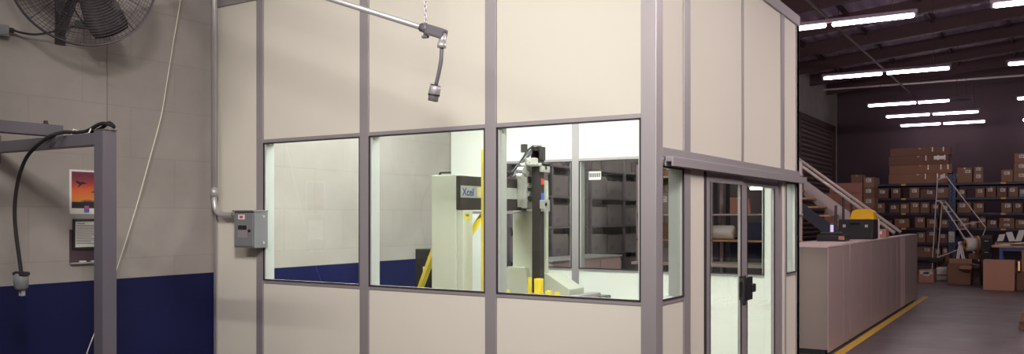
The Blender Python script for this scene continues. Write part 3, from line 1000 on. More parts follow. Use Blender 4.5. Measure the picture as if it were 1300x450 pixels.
# carriage and z ram
b = MB(); b.box(-2.225, -2.135, 2.22, 2.31, .80, 2.20, .006); b.build('z_ram', 'beam_black', cm)
b = MB(); b.box(-2.352, -2.30, 2.15, 2.36, 1.64, 2.04, .004); b.build('carriage_plate', 'bright_metal', cm)
b = MB()
b.box(-2.30, -2.25, 2.15, 2.175, 1.63, 2.06, .004); b.box(-2.30, -2.25, 2.26, 2.28, 1.63, 2.06, .004)
b.box(-2.30, -2.10, 2.17, 2.36, 2.04, 2.07, .004); b.box(-2.30, -2.10, 2.24, 2.36, 1.60, 1.625, .004)
b.build('carriage_frame', 'bright_metal', cm)
for z in (1.985, 1.625):
    b = MB(); b.box(-2.125, -2.10, 2.20, 2.36, z, z + .085, .004)
    b.build('clamp_plate', 'bright_metal', cm)
    b = MB(); b.cyl((-2.10, 2.28, z + .042), (-2.097, 2.28, z + .042), .02, 10); b.build('screw_hole', 'black', cm)
b = MB()
random.seed(11)
for i in range(16):
    yy = 2.19 + random.random() * .06; zz = 1.68 + random.random() * .34
    b.box(-2.30, -2.25 - random.random() * .03, yy - .02, yy + .02, zz - .015, zz + .02, .003)
for i in range(4):
    zz = 1.70 + i * .09
    b.cyl((-2.26, 2.16, zz), (-2.26, 2.27, zz + .02), .010, 8)
b.build('air_bearing_parts', 'bright_metal', cm)
b = MB()
for zz, dz in ((1.70, .05), (1.80, .03), (1.88, .06)):
    b.box(-2.252, -2.246, 2.19, 2.25, zz, zz + dz, .002)
b.build('carriage_slot', 'black', cm)
b = MB(); b.box(-2.30, -2.14, 2.14, 2.20, 2.05, 2.12, .006); b.cyl((-2.22, 2.13, 2.085), (-2.22, 2.145, 2.085), .022, 12); b.build('carriage_block', 'bright_metal', cm)
b = MB()
for i in range(3):
    b.tube(bez([(-2.33, 2.02 + .03 * i, 1.93 + .02 * i), (-2.30, 2.09, 1.99 + .03 * i), (-2.26, 2.16, 2.09 + .03 * i), (-2.22, 2.24, 2.19 + .01 * i), (-2.17, 2.30, 2.16)], 20), .008, 6)
b.build('hose', 'steel_frame', cm, True)
b = MB()
b.tube(bez([(-2.34, 1.93, 1.93), (-2.31, 2.02, 2.0), (-2.27, 2.10, 2.1), (-2.24, 2.17, 2.20), (-2.2, 2.24, 2.245), (-2.16, 2.30, 2.20)], 24), .010, 6)
b.box(-2.36, -2.30, 1.90, 2.02, 1.955, 1.985, .01)
b.build('cable_loom', 'black', cm, True)
b = MB()
for (yy, zz, r) in ((2.10, 2.0, .034), (2.16, 1.97, .03), (2.07, 1.94, .026), (2.13, 2.05, .024)):
    b.tube([(-2.30, yy, zz), (-2.24, yy, zz)], r, 12)
b.build('pulley', 'bright_metal', cm)
b = MB(); b.box(-2.24, -2.12, 2.22, 2.31, 2.10, 2.235, .006); b.build('motor_housing', 'beam_black', cm)
b = MB(); b.box(-2.25, -2.20, 2.05, 2.10, 2.17, 2.25, .004); b.build('limit_switch', 'beam_black', cm)
b = MB(); b.cyl((-2.18, 2.18, 2.25), (-2.18, 2.30, 2.25), .022, 10); b.build('hose_elbow', 'bright_metal', cm, True)
b = MB(); b.box(-2.13, -2.128, 2.235, 2.295, 1.86, 1.92); tag(b.build('sticker', 'red', cm), 'red sticker')
b = MB(); b.box(-2.13, -2.128, 2.235, 2.295, 1.69, 1.78); tag(b.build('sticker', 'bluestick', cm), 'blue sticker')
# yellow transport braces
b = MB(); b.box(-2.23, -2.175, 1.34, 1.40, .765, 2.15, .004); tag(b.build('guard_post', 'yellow', cm), 'yellow post')
b = MB(); b.bar((-2.39, 1.66, 1.60), (-2.39, 1.33, 1.34), .03, .055, (1, 0, 0)); tag(b.build('guard_brace', 'yellow', cm), 'yellow diagonal brace')
b = MB(); b.bar((-3.42, 1.86, .62), (-2.69, 1.28, 1.28), .04, .07, (0, 0, 1)); tag(b.build('guard_brace', 'yellow', cm), 'yellow diagonal brace')
b = MB(); b.box(-2.44, -1.70, 1.78, 2.16, .765, .785, .003); tag(b.build('guard_plate', 'yellow', cm), 'yellow base plate')
for x0, x1, z1 in ((-2.43, -2.40, .845), (-2.385, -2.355, .835), (-2.118, -2.108, .97), (-2.045, -1.975, .96), (-1.92, -1.88, .85), (-1.83, -1.80, .84)):
    b = MB(); b.box(x0, x1, 1.96, 2.02, .785, z1, .003); tag(b.build('guard_bracket', 'yellow', cm), 'yellow bracket')
b = MB(); b.box(-1.76, -1.66, 1.2, 2.6, .765, .80, .004); b.build('table_rail', 'alu', cm)
b = MB(); b.box(-2.60, -2.30, 1.62, 1.85, .765, .80, .006); b.box(-2.48, -2.36, 1.66, 1.80, .80, .845, .006); b.build('probe_rack', 'black', cm)

cc = thing('control_cabinet', 'black control cabinet with a white sheet standing inside the booth against the blue band', 'cabinet', (-3.40, 2.1, 0))
MB().box(-3.511, -3.285, 2.0, 2.45, 0, 1.21, .01).build('cabinet_body', 'black', cc)
MB().box(-3.50, -3.295, 1.992, 2.0, .05, 1.19, .003).build('front_panel', 'black', cc)
MB().box(-3.400, -3.335, 1.989, 1.992, .935, 1.03).build('paper_label', 'paper', cc)
b = MB()
for i in range(5): b.box(-3.48, -3.43, 1.989, 1.992, 1.06 + i * .022, 1.07 + i * .022)
b.build('vent_slots', 'gasket', cc)
b = MB(); b.cyl((-3.32, 1.992, 1.13), (-3.32, 1.975, 1.13), .012, 10); b.build('knob', 'red', cc)

sg = thing('sign', 'small white sign stuck high on the middle back window of the booth', 'sign', (-2.18, BL - T - .004, 1.955))
MB().box(-2.255, -2.105, BL - T - .004, BL - T, 1.955, 2.05).build('sign_sheet', 'paper', sg)
b = MB()
for i in range(6):
    b.box(-2.245 + i * .023, -2.23 + i * .023, BL - T - .0055, BL - T - .004, 1.985, 2.03)
b.build('sign_print', 'ink', sg)

# ------------------------------------------------------------------ cartons
def carton(x0, x1, y0, z0, h, dep, label, group=None, m='carton', lab=True, cat='box', ang=0.0, tape=True, name='cardboard_box', lab_pos=.5):
    w = x1 - x0
    o = MB().box(x0, x1, y0, y0 + dep, z0, z0 + h, .006).build(name, m, None, False, ((x0 + x1) / 2, y0 + dep / 2, z0))
    tag(o, label, cat, group)
    if tape:
        b = MB(); xm = (x0 + x1) / 2
        b.box(xm - .025, xm + .025, y0 - .0015, y0 + dep + .0015, z0 + h - .05, z0 + h + .0015)
        b.build('tape', 'tape', o)
    if lab:
        lw = min(.13, w * .5); lh = min(.085, h * .42)
        xl = x0 + (w - lw) * lab_pos
        zl = z0 + h * .86 - lh - random.random() * .05 * h
        b = MB(); b.box(xl, xl + lw, y0 - .003, y0 - .0005, zl, zl + lh)
        q = b.build('shipping_label', 'paper', o)
        b = MB()
        for i in range(3):
            b.box(xl + lw * .12, xl + lw * (.5 + .35 * random.random()), y0 - .004, y0 - .003, zl + lh * (.2 + .24 * i), zl + lh * (.32 + .24 * i))
        b.build('label_print', 'ink', q)
    if ang:
        o.rotation_euler.z = ang
    return o

# ------------------------------------------------------------------ pallet racks
LV = [2.447, 2.04, 1.621, 1.203, .786, .37]
YR0, YR1 = 21.3, 22.4
def rack(xa, xb, label):
    r = thing('pallet_rack', label, 'rack', ((xa + xb) / 2, YR0, 0), 'pallet racks along the end wall')
    for x in (xa, xb - .085):
        for y in (YR0, YR1 - .08):
            MB().box(x, x + .085, y, y + .08, 0, 2.72, .004).build('upright', 'upright', r)
    b = MB()
    for x in (xa + .02, xb - .06):
        for zz in (.3, 1.0, 1.7, 2.4):
            b.bar((x + .02, YR0 + .04, zz), (x + .02, YR1 - .04, zz + .35), .03, .03)
    b.build('brace', 'rack_blue', r)
    for z in LV:
        f = MB().box(xa + .085, xb - .085, YR0 - .01, YR0 + .04, z - .038, z + .03, .004).build('beam', 'rack_blue', r)
        xm = (xa + xb) / 2
        MB().box(xm - .06, xm + .06, YR0 - .014, YR0 - .01, z - .026, z + .022).build('load_tag', 'tag', f)
        MB().box(xa + .085, xb - .085, YR1 - .04, YR1 + .01, z - .038, z + .03, .004).build('beam', 'rack_blue', r)
        MB().box(xa + .085, xb - .085, YR0 + .04, YR1 - .04, z + .012, z + .03).build('shelf_deck', 'rack_deck', r)
    return r
rack(-2.60, -.165, 'left dark blue pallet rack full of cartons below the four long boxes')
rack(-.155, 2.28, 'right dark blue pallet rack full of cartons behind the workbench')

BX = {0: [(-2.26, -2.07, .18), (-.04, .32, .41), (1.01, 1.28, .32)],
      1: [(-2.24, -1.78, .27), (-1.72, -1.47, .28), (-1.24, -.98, .29), (-.96, -.58, .23), (-.55, -.25, .27), (-.04, .17, .22), (.4, .62, .24), (.66, .89, .28), (.91, 1.14, .27), (1.18, 1.4, .27), (1.43, 1.61, .21), (1.7, 2.05, .26)],
      2: [(-2.41, -2.24, .25), (-2.13, -1.88, .28), (-1.76, -1.5, .24), (-1.48, -1.24, .26), (-1.22, -.98, .29), (-.96, -.72, .29), (-.7, -.48, .24), (-.46, -.25, .22), (-.04, .3, .28), (.36, .6, .26), (1.01, 1.26, .26), (1.28, 1.5, .26), (1.6, 1.9, .26)],
      3: [(-1.99, -1.69, .2), (-1.63, -1.24, .25), (-1.1, -.84, .3), (-.8, -.53, .25), (-.47, -.25, .23), (.27, .44, .19), (.46, .66, .3), (.68, .92, .22), (1.34, 1.57, .23)],
      4: [(-1.04, -.83, .28), (-.81, -.54, .34), (-.48, -.27, .26), (.21, .49, .19)],
      5: [(-1.04, -.64, .3), (-.6, -.45, .25), (-.41, -.27, .28)]}
ORD = ['first', 'second', 'third', 'fourth', 'fifth', 'sixth', 'seventh', 'eighth', 'ninth']
SH = ['on top of', 'on the second shelf down of', 'on the third shelf down of', 'on the fourth shelf down of', 'on the fifth shelf down of', 'on the lowest shelf of']
random.seed(21)
for k, lst in BX.items():
    for side in (0, 1):
        sub = [q for q in lst if (q[0] > -.1) == bool(side)]
        if k == 0: continue
        for i, (x0, x1, h) in enumerate(sub):
            w = x1 - x0
            size = 'wide' if w > .33 else ('small' if w < .23 else 'brown')
            lb = '%s carton, %s from the left %s the %s rack' % (size if size != 'brown' else 'mid-size', ORD[i], SH[k], 'right' if side else 'left')
            pale = (k == 1 and side and i == 5)
            carton(x0 + .004, x1 - .004, YR0 + .03 + random.random() * .04, LV[k] + .031, h, .5, lb, 'cartons on the racks', 'cloth_grey' if pale else random.choice(['carton', 'carton', 'carton_dark']), True, lab_pos=random.choice([.3, .5, .6, .7]))
zt = LV[0] + .031
carton(-2.26, -2.07, YR0 + .05, zt, .18, .3, 'small grey carton alone at the left end of the rack top', 'cartons on the rack tops', 'cloth_grey', False, tape=False)
z = zt
for i, (x0, x1, h, lab, m) in enumerate(((-1.78, -.27, .265, 'bottom of the four long boxes on the left rack', 'carton'), (-1.76, -.17, .245, 'second of the four long boxes from the bottom', 'carton'), (-1.78, -.25, .262, 'third long box from the bottom with shiny tape on its right', 'carton_dark'), (-1.74, -.21, .22, 'topmost of the four long boxes on the left rack', 'carton_dark'))):
    o = carton(x0, x1, YR0 + .05, z, h, .55, lab, 'long boxes on the left rack', m, False, name='long_box')
    b = MB()
    for q in ([.62, .82, .93] if i != 3 else [.7, .88]):
        xx = x0 + (x1 - x0) * q
        b.box(xx, xx + .03, YR0 + .048, YR0 + .05, z + h * .45, z + h)
    b.build('tape_end', 'tape_shiny', o)
    if i == 2:
        b = MB(); b.box(-.62, -.33, YR0 + .047, YR0 + .05, z + .14, z + .235); tag(b.build('tape_patch', 'tape_shiny', o), 'shiny patch of tape')
    if i == 0:
        b = MB(); b.box(-.46, -.34, YR0 + .047, YR0 + .05, z + .13, z + .23); b.build('shipping_label', 'paper', o)
    z += h + .004
carton(-.04, .32, YR0 + .05, zt, .41, .5, 'tall carton at the left end of the right rack top', 'cartons on the rack tops', lab_pos=.85)
carton(.36, .59, YR0 + .05, zt, .245, .4, 'lower of two small cartons beside the tall one on the rack top', 'cartons on the rack tops')
carton(.37, .58, YR0 + .06, zt + .249, .17, .38, 'upper of two small cartons beside the tall one on the rack top', 'cartons on the rack tops')
carton(1.01, 1.28, YR0 + .05, zt, .32, .4, 'single carton standing left of the stack of three on the right rack top', 'cartons on the rack tops')
for i, lab in enumerate(('bottom', 'middle', 'top')):
    carton(1.30 + .01 * i, 1.66, YR0 + .05, zt + i * .25, .245, .4, lab + ' carton of the stack of three at the right end of the rack top', 'cartons on the rack tops')
z3 = LV[3] + .031
carton(-.03, .25, YR0 + .04, z3, .15, .45, 'lower flat carton of the pair at the left end of the right rack', 'cartons on the racks')
carton(-.02, .24, YR0 + .045, z3 + .154, .12, .45, 'upper flat carton of the pair at the left end of the right rack', 'cartons on the racks')
carton(.96, 1.32, YR0 + .04, z3, .14, .45, 'lower flat wide carton of the pair midway along the right rack', 'cartons on the racks')
carton(.97, 1.31, YR0 + .045, z3 + .144, .13, .45, 'upper flat wide carton of the pair midway along the right rack', 'cartons on the racks')
b = MB(); b.box(-.245, -.10, YR0 - .019, YR0 - .014, .83, 1.13)
hs = tag(b.build('hanging_sheet', 'paper', None, False, (-.17, YR0 - .019, .83)), 'white sheet hanging on the rack upright behind the ladder', 'paper')
b = MB(); b.box(-.225, -.12, YR0 - .02, YR0 - .019, .88, .89); b.box(-.225, -.14, YR0 - .02, YR0 - .019, .94, .95); b.box(-.225, -.13, YR0 - .02, YR0 - .019, 1.0, 1.01)
b.build('print_lines', 'ink', hs)
# goods on the floor before the left rack
o = carton(-.50, -.17, 17.0, 0, .29, .4, 'brown carton with glossy tape on the floor past the cabinet row', None, 'carton_pink', True)
b = MB(); b.box(-.47, -.20, 16.997, 17.0, .20, .27); b.box(-.45, -.22, 17.05, 17.35, .29, .293); b.build('tape_patch', 'tape_shiny', o)
o = MB().box(-.20, .05, 17.75, 18.15, 0, .33, .05).build('wrapped_bundle', 'tape_shiny', None, False, (-.08, 17.95, 0))
tag(o, 'pale plastic-wrapped bundle on the floor beside the taped carton', 'bundle')
b = MB(); b.box(-.202, .052, 17.748, 18.152, .12, .16, .01); b.build('strap', 'carton', o)
carton(-.52, -.14, 20.4, 0, .52, .5, 'large carton with a white label on the floor under the ladder', None, 'carton_dark', True)

# ------------------------------------------------------------------ rolling ladder
la = thing('rolling_ladder', 'grey tubular rolling ladder leaning up in front of the left rack', 'ladder', (0, 20, 0))
top = (-.36, 1.95); bot = (.86, .12)
sides = ((0.0, 19.75), (.27, 20.05))        # the two sides, the ladder stands at an angle to the rack
for dx, y in sides:
    b = MB(); b.tube([(top[0] - .02 + dx * .3, y, top[1]), (top[0] + .06 + dx * .3, y, top[1]), (bot[0] + dx - .1, y, bot[1])], .019, 8); b.build('side_rail', 'ladder', la)
    b = MB(); b.tube([(-.37 + dx * .3, y, 2.50 if dx == 0 else 1.95), (-.50 + dx * .3, y, .10)], .014, 8); b.build('rear_leg', 'ladder', la)
b = MB(); b.tube([(-.19, 20.05, 2.60), (.72, 20.05, 1.26), (.60, 20.05, .9)], .014, 8); b.build('hand_rail', 'ladder', la)
b = MB(); b.tube([(-.48, 19.75, .42), (.40, 19.75, .82)], .012, 8); b.build('brace', 'ladder', la)
b = MB(); b.tube([(.22, 20.05, 1.34), (.64, 20.05, 1.42)], .010, 8); b.build('brace', 'ladder', la)
b = MB(); b.tube([(-.37, 19.75, 2.50), (-.19, 20.05, 2.60)], .012, 8); b.build('brace', 'ladder', la)
for i in range(8):
    t = (i + .2) / 8
    x = top[0] + .06 + (bot[0] - .1 - top[0] - .06) * t; z = top[1] + (bot[1] - top[1]) * t
    x2 = top[0] + .06 + .04 + (bot[0] + .17 - .10 - top[0]) * t
    b = MB(); b.bar((x, sides[0][1], z), (x2, sides[1][1], z), .09, .022); b.build('rung', 'ladder', la)
b = MB(); b.bar((top[0] + .02, sides[0][1], top[1] + .01), (top[0] + .10, sides[1][1], top[1] + .01), .14, .02); b.build('top_platform', 'ladder', la)
for x, y in ((-.50, 19.75), (-.43, 20.05), (.76, 19.75), (.99, 20.05)):
    b = MB(); b.cyl((x, y - .015, .055), (x, y + .015, .055), .055, 14); b.box(x - .02, x + .02, y - .02, y + .02, .05, .14, .003); b.build('caster', 'black', la)
MB().box(-.58, -.22, 19.66, 20.14, .34, .47, .02).build('base_box', 'black', la)

# ------------------------------------------------------------------ cable reel on its trestle
ts = thing('trestle', 'grey A-frame trestle carrying the white roll by the racks', 'trestle', (.45, 17.5, 0))
for y in (17.25, 17.75):
    for x in (.20, .50):
        b = MB(); b.bar((.335, y, .93), (x, y, .0), .04, .03); b.build('leg', 'ladder', ts)
    b = MB(); b.bar((.25, y, .36), (.45, y, .36), .03, .03); b.build('spreader', 'ladder', ts)
b = MB(); b.bar((.335, 17.2, .93), (.335, 17.8, .93), .05, .05); b.build('top_bar', 'ladder', ts)
wb = thing('wooden_stand', 'brown wooden stand under the white roll beside the trestle', 'stand', (.66, 17.6, 0))
b = MB(); b.box(.52, 1.0, 17.3, 17.9, .56, .68, .01); b.build('stand_top', 'wood_dark', wb)
for x in (.56, .96):
    for y in (17.34, 17.86):
        MB().box(x - .03, x + .03, y - .03, y + .03, 0, .56, .004).build('leg', 'wood_dark', wb)
b = MB(); b.box(.54, .98, 17.33, 17.36, .25, .35, .004); b.build('stretcher', 'wood_dark', wb)
re = thing('roll', 'white roll on a brown reel with an orange end face', 'reel', (.6, 17.55, .68))
ax = Vector((-.93, -.36, 0)).normalized(); rc = Vector((.54, 17.55, .89))
b = MB(); b.tube([rc - ax * .12, rc + ax * .10], .155, 28); b.build('wound_roll', 'paper', re, True)
b = MB(); b.tube([rc - ax * .16, rc - ax * .12], .21, 28); b.build('flange', 'wood', re)
b = MB(); b.tube([rc - ax * .30, rc - ax * .16], .17, 24); b.build('wound_core', 'wood_dark', re)
b = MB(); b.tube([rc + ax * .10, rc + ax * .108], .12, 24); b.build('roll_end', 'tag', re)  # orange disc on the end of the roll
b = MB(); b.tube([rc + ax * .108, rc + ax * .114], .055, 18); b.build('hub', 'black', re)

# open carton on the floor
oc = thing('open_carton', 'open brown carton with a raised flap on the floor below the roll', 'box', (.36, 16.9, 0))
b = MB()
x0, x1, y0, y1, h = .13, .61, 16.72, 17.06, .47
b.box(x0, x0 + .008, y0, y1, 0, h); b.box(x1 - .008, x1, y0, y1, 0, h); b.box(x0, x1, y1 - .008, y1, 0, h)
b.box(x0, x1, y0, y1, 0, .008)
b.box(x0, x0 + .30, y0, y0 + .008, 0, h); b.box(x0 + .30, x1, y0, y0 + .008, 0, .27)
b.build('carton_body', 'carton_dark', oc)
b = MB(); b.obox((.50, 16.66, .40), (1, 0, 0), (0, .75, .35), (0, -.35, .75), .24, .17, .006); b.build('flap', 'carton', oc)
b = MB(); b.obox((.69, 16.92, .46), (.9, 0, -.2), (0, 1, 0), (.2, 0, .9), .17, .38, .006); b.build('flap', 'carton', oc)
b = MB(); b.obox((.37, 17.09, .52), (1, 0, 0), (0, .4, .9), (0, -.9, .4), .46, .12, .006); b.build('flap', 'carton', oc)
carton(.70, .92, 17.93, 0, .52, .3, 'reddish carton standing right of the open carton on the floor', None, 'carton_pink', False)
carton(.914, 1.486, 15.5, 0, .625, .6, 'big plain brown carton on the floor in front of the workbench', None, 'carton_big', False, tape=False)
tc = thing('tool_cabinet', 'tall black tool cabinet left of the big plain carton', 'cabinet', (.9, 17, 0))
MB().box(.80, 1.02, 16.75, 17.05, .03, 1.12, .008).build('cabinet_body', 'black', tc)
for i in range(4):
    q = MB().box(.815, 1.005, 16.74, 16.75, .08 + i * .25, .30 + i * .25, .004).build('drawer', 'black_matte', tc)
    MB().box(.87, .95, 16.728, 16.74, .24 + i * .25, .255 + i * .25, .002).build('drawer_pull', 'alu', q)
MB().box(.81, 1.01, 16.76, 17.04, 0, .03).build('plinth', 'black_matte', tc)

# blue legged workbench with papers and rods
wk = thing('workbench', 'blue-legged workbench covered in papers at the right edge', 'workbench', (1.7, 16.7, 0))
MB().box(1.03, 2.60, 16.3, 17.05, .875, .915, .006).build('bench_top', 'wood', wk)
for x in (1.21, 2.5):
    for y in (16.36, 16.98):
        MB().box(x - .035, x + .035, y - .03, y + .03, 0, .875, .004).build('leg', 'blue_leg', wk)
MB().box(1.21, 2.5, 16.34, 16.37, .80, .875, .004).build('apron', 'blue_leg', wk)
MB().box(1.2, 2.5, 16.40, 16.95, .30, .33, .004).build('lower_shelf', 'wood_dark', wk)
random.seed(5)
for i in range(6):
    xx = 1.12 + i * .10; yy = 16.36 + .05 * (i % 3)
    b = MB(); a = random.random() * .8 - .4
    zz = .9215 + .012 * i
    b.obox((xx + .1, yy + .1, zz), (math.cos(a), math.sin(a), 0), (-math.sin(a), math.cos(a), 0), (0, 0, 1), .30, .22, .010)
    tag(b.build('paper_stack', 'paper', None, False, (xx + .1, yy + .1, zz - .005)), ['leftmost sheet pile on the workbench', 'second sheet pile from the left on the workbench', 'third sheet pile from the left on the workbench', 'fourth sheet pile from the left on the workbench', 'fifth sheet pile from the left on the workbench', 'rightmost sheet pile on the workbench'][i], 'papers', 'sheet piles on the workbench')
for i in range(4):
    y = 16.79 + .052 * i
    b = MB(); b.cyl((1.08 + .05 * i, y, .945), (1.95, y + .06, .95), .022, 10)
    q = tag(b.build('cardboard_tube', 'wood', None, True, (1.1 + .05 * i, y, .915)), ['tan tube nearest the front of the workbench', 'second tan tube from the front of the workbench', 'third tan tube from the front of the workbench', 'tan tube nearest the back of the workbench'][i], 'tube', 'tan tubes on the workbench')
    b = MB(); b.cyl((1.078 + .05 * i, y, .945), (1.10 + .05 * i, y, .945), .024, 10); b.build('tube_cap', 'paper', q)
for i, x in enumerate((1.20, 1.38, 1.56, 1.74)):
    hh = .16 + .05 * (i % 3)
    b = MB(); b.obox((x, 16.62, .99 + hh / 2 + .01), (1, 0, .1), (0, 1, .2), (.3 * (-1) ** i, -.2, 1), .12, .02, hh)
    o = tag(b.build('document_card', 'paper', None, False, (x, 16.62, .99)), ['leftmost', 'second', 'third', 'rightmost'][i] + ' white card leaning up on the workbench', 'card', 'cards on the workbench')
carton(1.52, 1.86, 15.75, 0, .36, .4, 'dark brown carton on the floor right of the big plain one', None, 'carton_dark', False)
carton(1.60, 1.90, 16.02, .37, .46, .22, 'salmon pink carton standing on the dark one at the right edge', None, 'carton_pink', False, tape=False)
lp = thing('work_lamp', 'small amber lamp glowing under the workbench by the pink carton', 'lamp', (1.53, 15.95, .36))
b = MB(); b.cyl((1.555, 15.9, .361), (1.555, 15.9, .40), .03, 12); b.build('lamp_base', 'black', lp)
b = MB(); b.cyl((1.555, 15.9, .40), (1.555, 15.9, .60), .018, 12); b.build('lamp_glass', 'glow', lp)

# pallet at the lower right edge
pl = thing('wooden_pallet', 'dark wooden pallet corner poking in at the lower right edge', 'pallet', (2.2, 9.2, 0))
for i in range(3): MB().box(1.74 , 2.84, 8.62 + i * .5, 8.72 + i * .5, 0, .09, .004).build('runner', 'wood_dark', pl)
for i in range(6): MB().box(1.74 + i * .19, 1.74 + i * .19 + .14, 8.60, 9.74, .09, .115, .003).build('deck_board', 'wood_dark', pl)

# ------------------------------------------------------------------ cabinet row
CH = 1.222
segs = [(4.9, 5.72, 'nearest taupe cabinet of the row, its grey end facing the booth', 'cab'), (5.75, 6.07, 'narrow taupe cabinet second from the booth', 'cab'), (6.13, 7.59, 'wide taupe cabinet third in the row with the dark gap on its left', 'cab'),
        (7.60, 9.97, 'longest taupe cabinet of the row below the black case', 'cab'), (9.985, 10.40, 'narrow taupe cabinet before the pale end strip', 'cab'), (10.41, 10.86, 'pale grey narrow cabinet near the end of the row', 'cab_light'), (10.87, 12.5, 'last taupe cabinet at the far end of the row', 'cab')]
for i, (y0, y1, lab, m) in enumerate(segs):
    c = thing('storage_cabinet', lab, 'cabinet', (-.3, (y0 + y1) / 2, 0), 'cabinet row along the yellow line')
    xd = -.60 if i < 4 else -.13
    MB().box(xd, -.004, y0, y1, .06, CH - .02, .004).build('cabinet_body', 'cab_end' if i == 0 else m, c)
    MB().box(xd - .005, .004, y0 - .001, y1 + .001, CH - .02, CH, .004).build('top', 'cab_light', c)
    MB().box(xd + .02, -.03, y0 + .01, y1 - .01, 0, .06).build('plinth', 'black_matte', c)
    nd = max(1, round((y1 - y0) / .6))
    for k in range(nd):
        a0 = y0 + (y1 - y0) * k / nd; a1 = y0 + (y1 - y0) * (k + 1) / nd
        MB().box(-.004, .008, a0 + .003, a1 - .003, .03, CH - .024, .003).build('side_panel', m, c)

# black case with yellow tub on the cabinet tops
bc = thing('black_case', 'black equipment case standing on the cabinet row under the yellow tub', 'case', (-.27, 8.1, CH))
MB().box(-.50, -.03, 8.0, 8.4, CH, CH + .285, .012).build('case_body', 'black', bc)
for x in (-.42, -.12):
    MB().box(x - .02, x + .02, 7.99, 8.0, CH + .17, CH + .21, .003).build('catch', 'zinc', bc)
b = MB(); b.tube([(-.33, 7.995, CH + .22), (-.33, 7.97, CH + .235), (-.22, 7.97, CH + .235), (-.22, 7.995, CH + .22)], .008, 6); b.build('handle', 'black_matte', bc)
yt = thing('yellow_tub', 'yellow plastic tub upside down on the black case', 'tub', (-.19, 8.15, CH + .285))
zz = CH + .286
b = MB()
b.prism([(-.345, 8.02, zz), (-.025, 8.02, zz), (-.035, 8.02, zz + .10), (-.07, 8.02, zz + .135), (-.14, 8.02, zz + .15), (-.25, 8.02, zz + .145), (-.31, 8.02, zz + .12), (-.335, 8.02, zz + .06)], (0, .28, 0))
b.build('tub_body', 'yellow_plastic', yt)
b = MB(); b.box(-.355, -.015, 8.01, 8.31, zz, zz + .016, .004); b.build('rim', 'yellow_plastic', yt)
gp = thing('tripod', 'pale upright rod standing on the cabinet row right of the black case', 'stand', (-.05, 8.6, CH))
b = MB(); b.cyl((-.05, 8.6, CH + .012), (-.05, 8.6, CH + .30), .014, 10); b.build('rod', 'rail', gp)
b = MB(); b.cyl((-.05, 8.6, CH), (-.05, 8.6, CH + .012), .05, 16); b.build('base', 'rail', gp)
pk = thing('parcel', 'small pinkish parcel on the cabinet row right of the black case', 'parcel', (-.1, 9.3, CH))
MB().box(-.20, -.04, 9.2, 9.5, CH, CH + .13, .01).build('wrapping', 'carton_pink', pk)
MB().box(-.17, -.10, 9.197, 9.2, CH + .05, CH + .10).build('label_patch', 'paper', pk)
pr_ = thing('label_printer', 'dark desktop printer on the cabinet row left of the black case', 'printer', (-.40, 6.9, CH))
MB().box(-.52, -.16, 6.7, 7.0, CH, CH + .09, .015).build('printer_body', 'black', pr_)
MB().box(-.48, -.22, 6.72, 6.9, CH + .09, CH + .12, .01).build('printer_lid', 'gasket', pr_)
MB().box(-.24, -.17, 6.69, 6.70, CH + .02, CH + .07).build('paper_slip', 'carton_pink', pr_)
sc = thing('display_panel', 'narrow violet lit panel on a blue stand behind the printer', 'screen', (-.46, 7.4, CH))
MB().box(-.435, -.405, 7.4, 7.44, CH, CH + .48, .004).build('stand_post', 'stair', sc)
MB().box(-.52, -.33, 7.36, 7.50, CH, CH + .012, .003).build('stand_foot', 'stair', sc)
MB().box(-.495, -.435, 7.395, 7.44, CH + .02, CH + .22, .006).build('panel_case', 'black', sc)
MB().box(-.488, -.445, 7.392, 7.395, CH + .03, CH + .21).build('lit_face', 'screen', sc)

# ------------------------------------------------------------------ stairs to the left-wall landing
st = thing('staircase', 'steel staircase with wooden treads rising to the left behind the cabinet row', 'stairs', (-2, 11.6, 0))
YN, YFA = 11.2, 11.95
sl = .773
def rz(x, base): return base - sl * (x + 1.807)
xt, xb_ = -3.45, -.10
for y, base in ((YN, 2.50), (YFA, 2.50)):
    b = MB(); b.tube([(xt, y, rz(xt, base)), (xb_ - .1, y, rz(xb_ - .1, base))], .03, 10); b.build('handrail', 'rail', st, True)
    for x in (-3.1, -1.95, -1.05, -.22):
        b = MB(); b.cyl((x, y, rz(x, base) - 0.95), (x, y, rz(x, base)), .022, 10); b.build('baluster', 'stair', st)
b = MB(); b.bar((xt, YN, rz(xt, 1.70)), (-.32, YN, rz(-.32, 1.70)), .2, .04, (0, 1, 0)); b.build('stringer', 'stair', st)
b = MB(); b.bar((xt, YFA + .05, rz(xt, 2.02)), (-.32, YFA + .05, rz(-.32, 2.02)), .25, .04, (0, 1, 0)); tag(b.build('stringer', 'stair_grey', st), 'wide pale grey side plate')
x, z = -1.609 + .207 * 6, 1.739 - .16 * 6
while x > xt:
    MB().box(x - .12, x + .12, YN + .02, YFA, z - .035, z, .004).build('tread', 'wood', st)
    x -= .207; z += .16
MB().box(XL + .02, xt + .1, YN - .1, YFA + .2, z - .06, z, .004).build('landing', 'stair', st)
for y in (YN, YFA):
    MB().box(xt, xt + .07, y - .03, y + .04, 0, z - .06).build('support_post', 'stair', st)
MB().box(-.24, -.18, YN, YFA, 0.0, rz(-.24, 1.62)).build('support_post', 'stair', st)

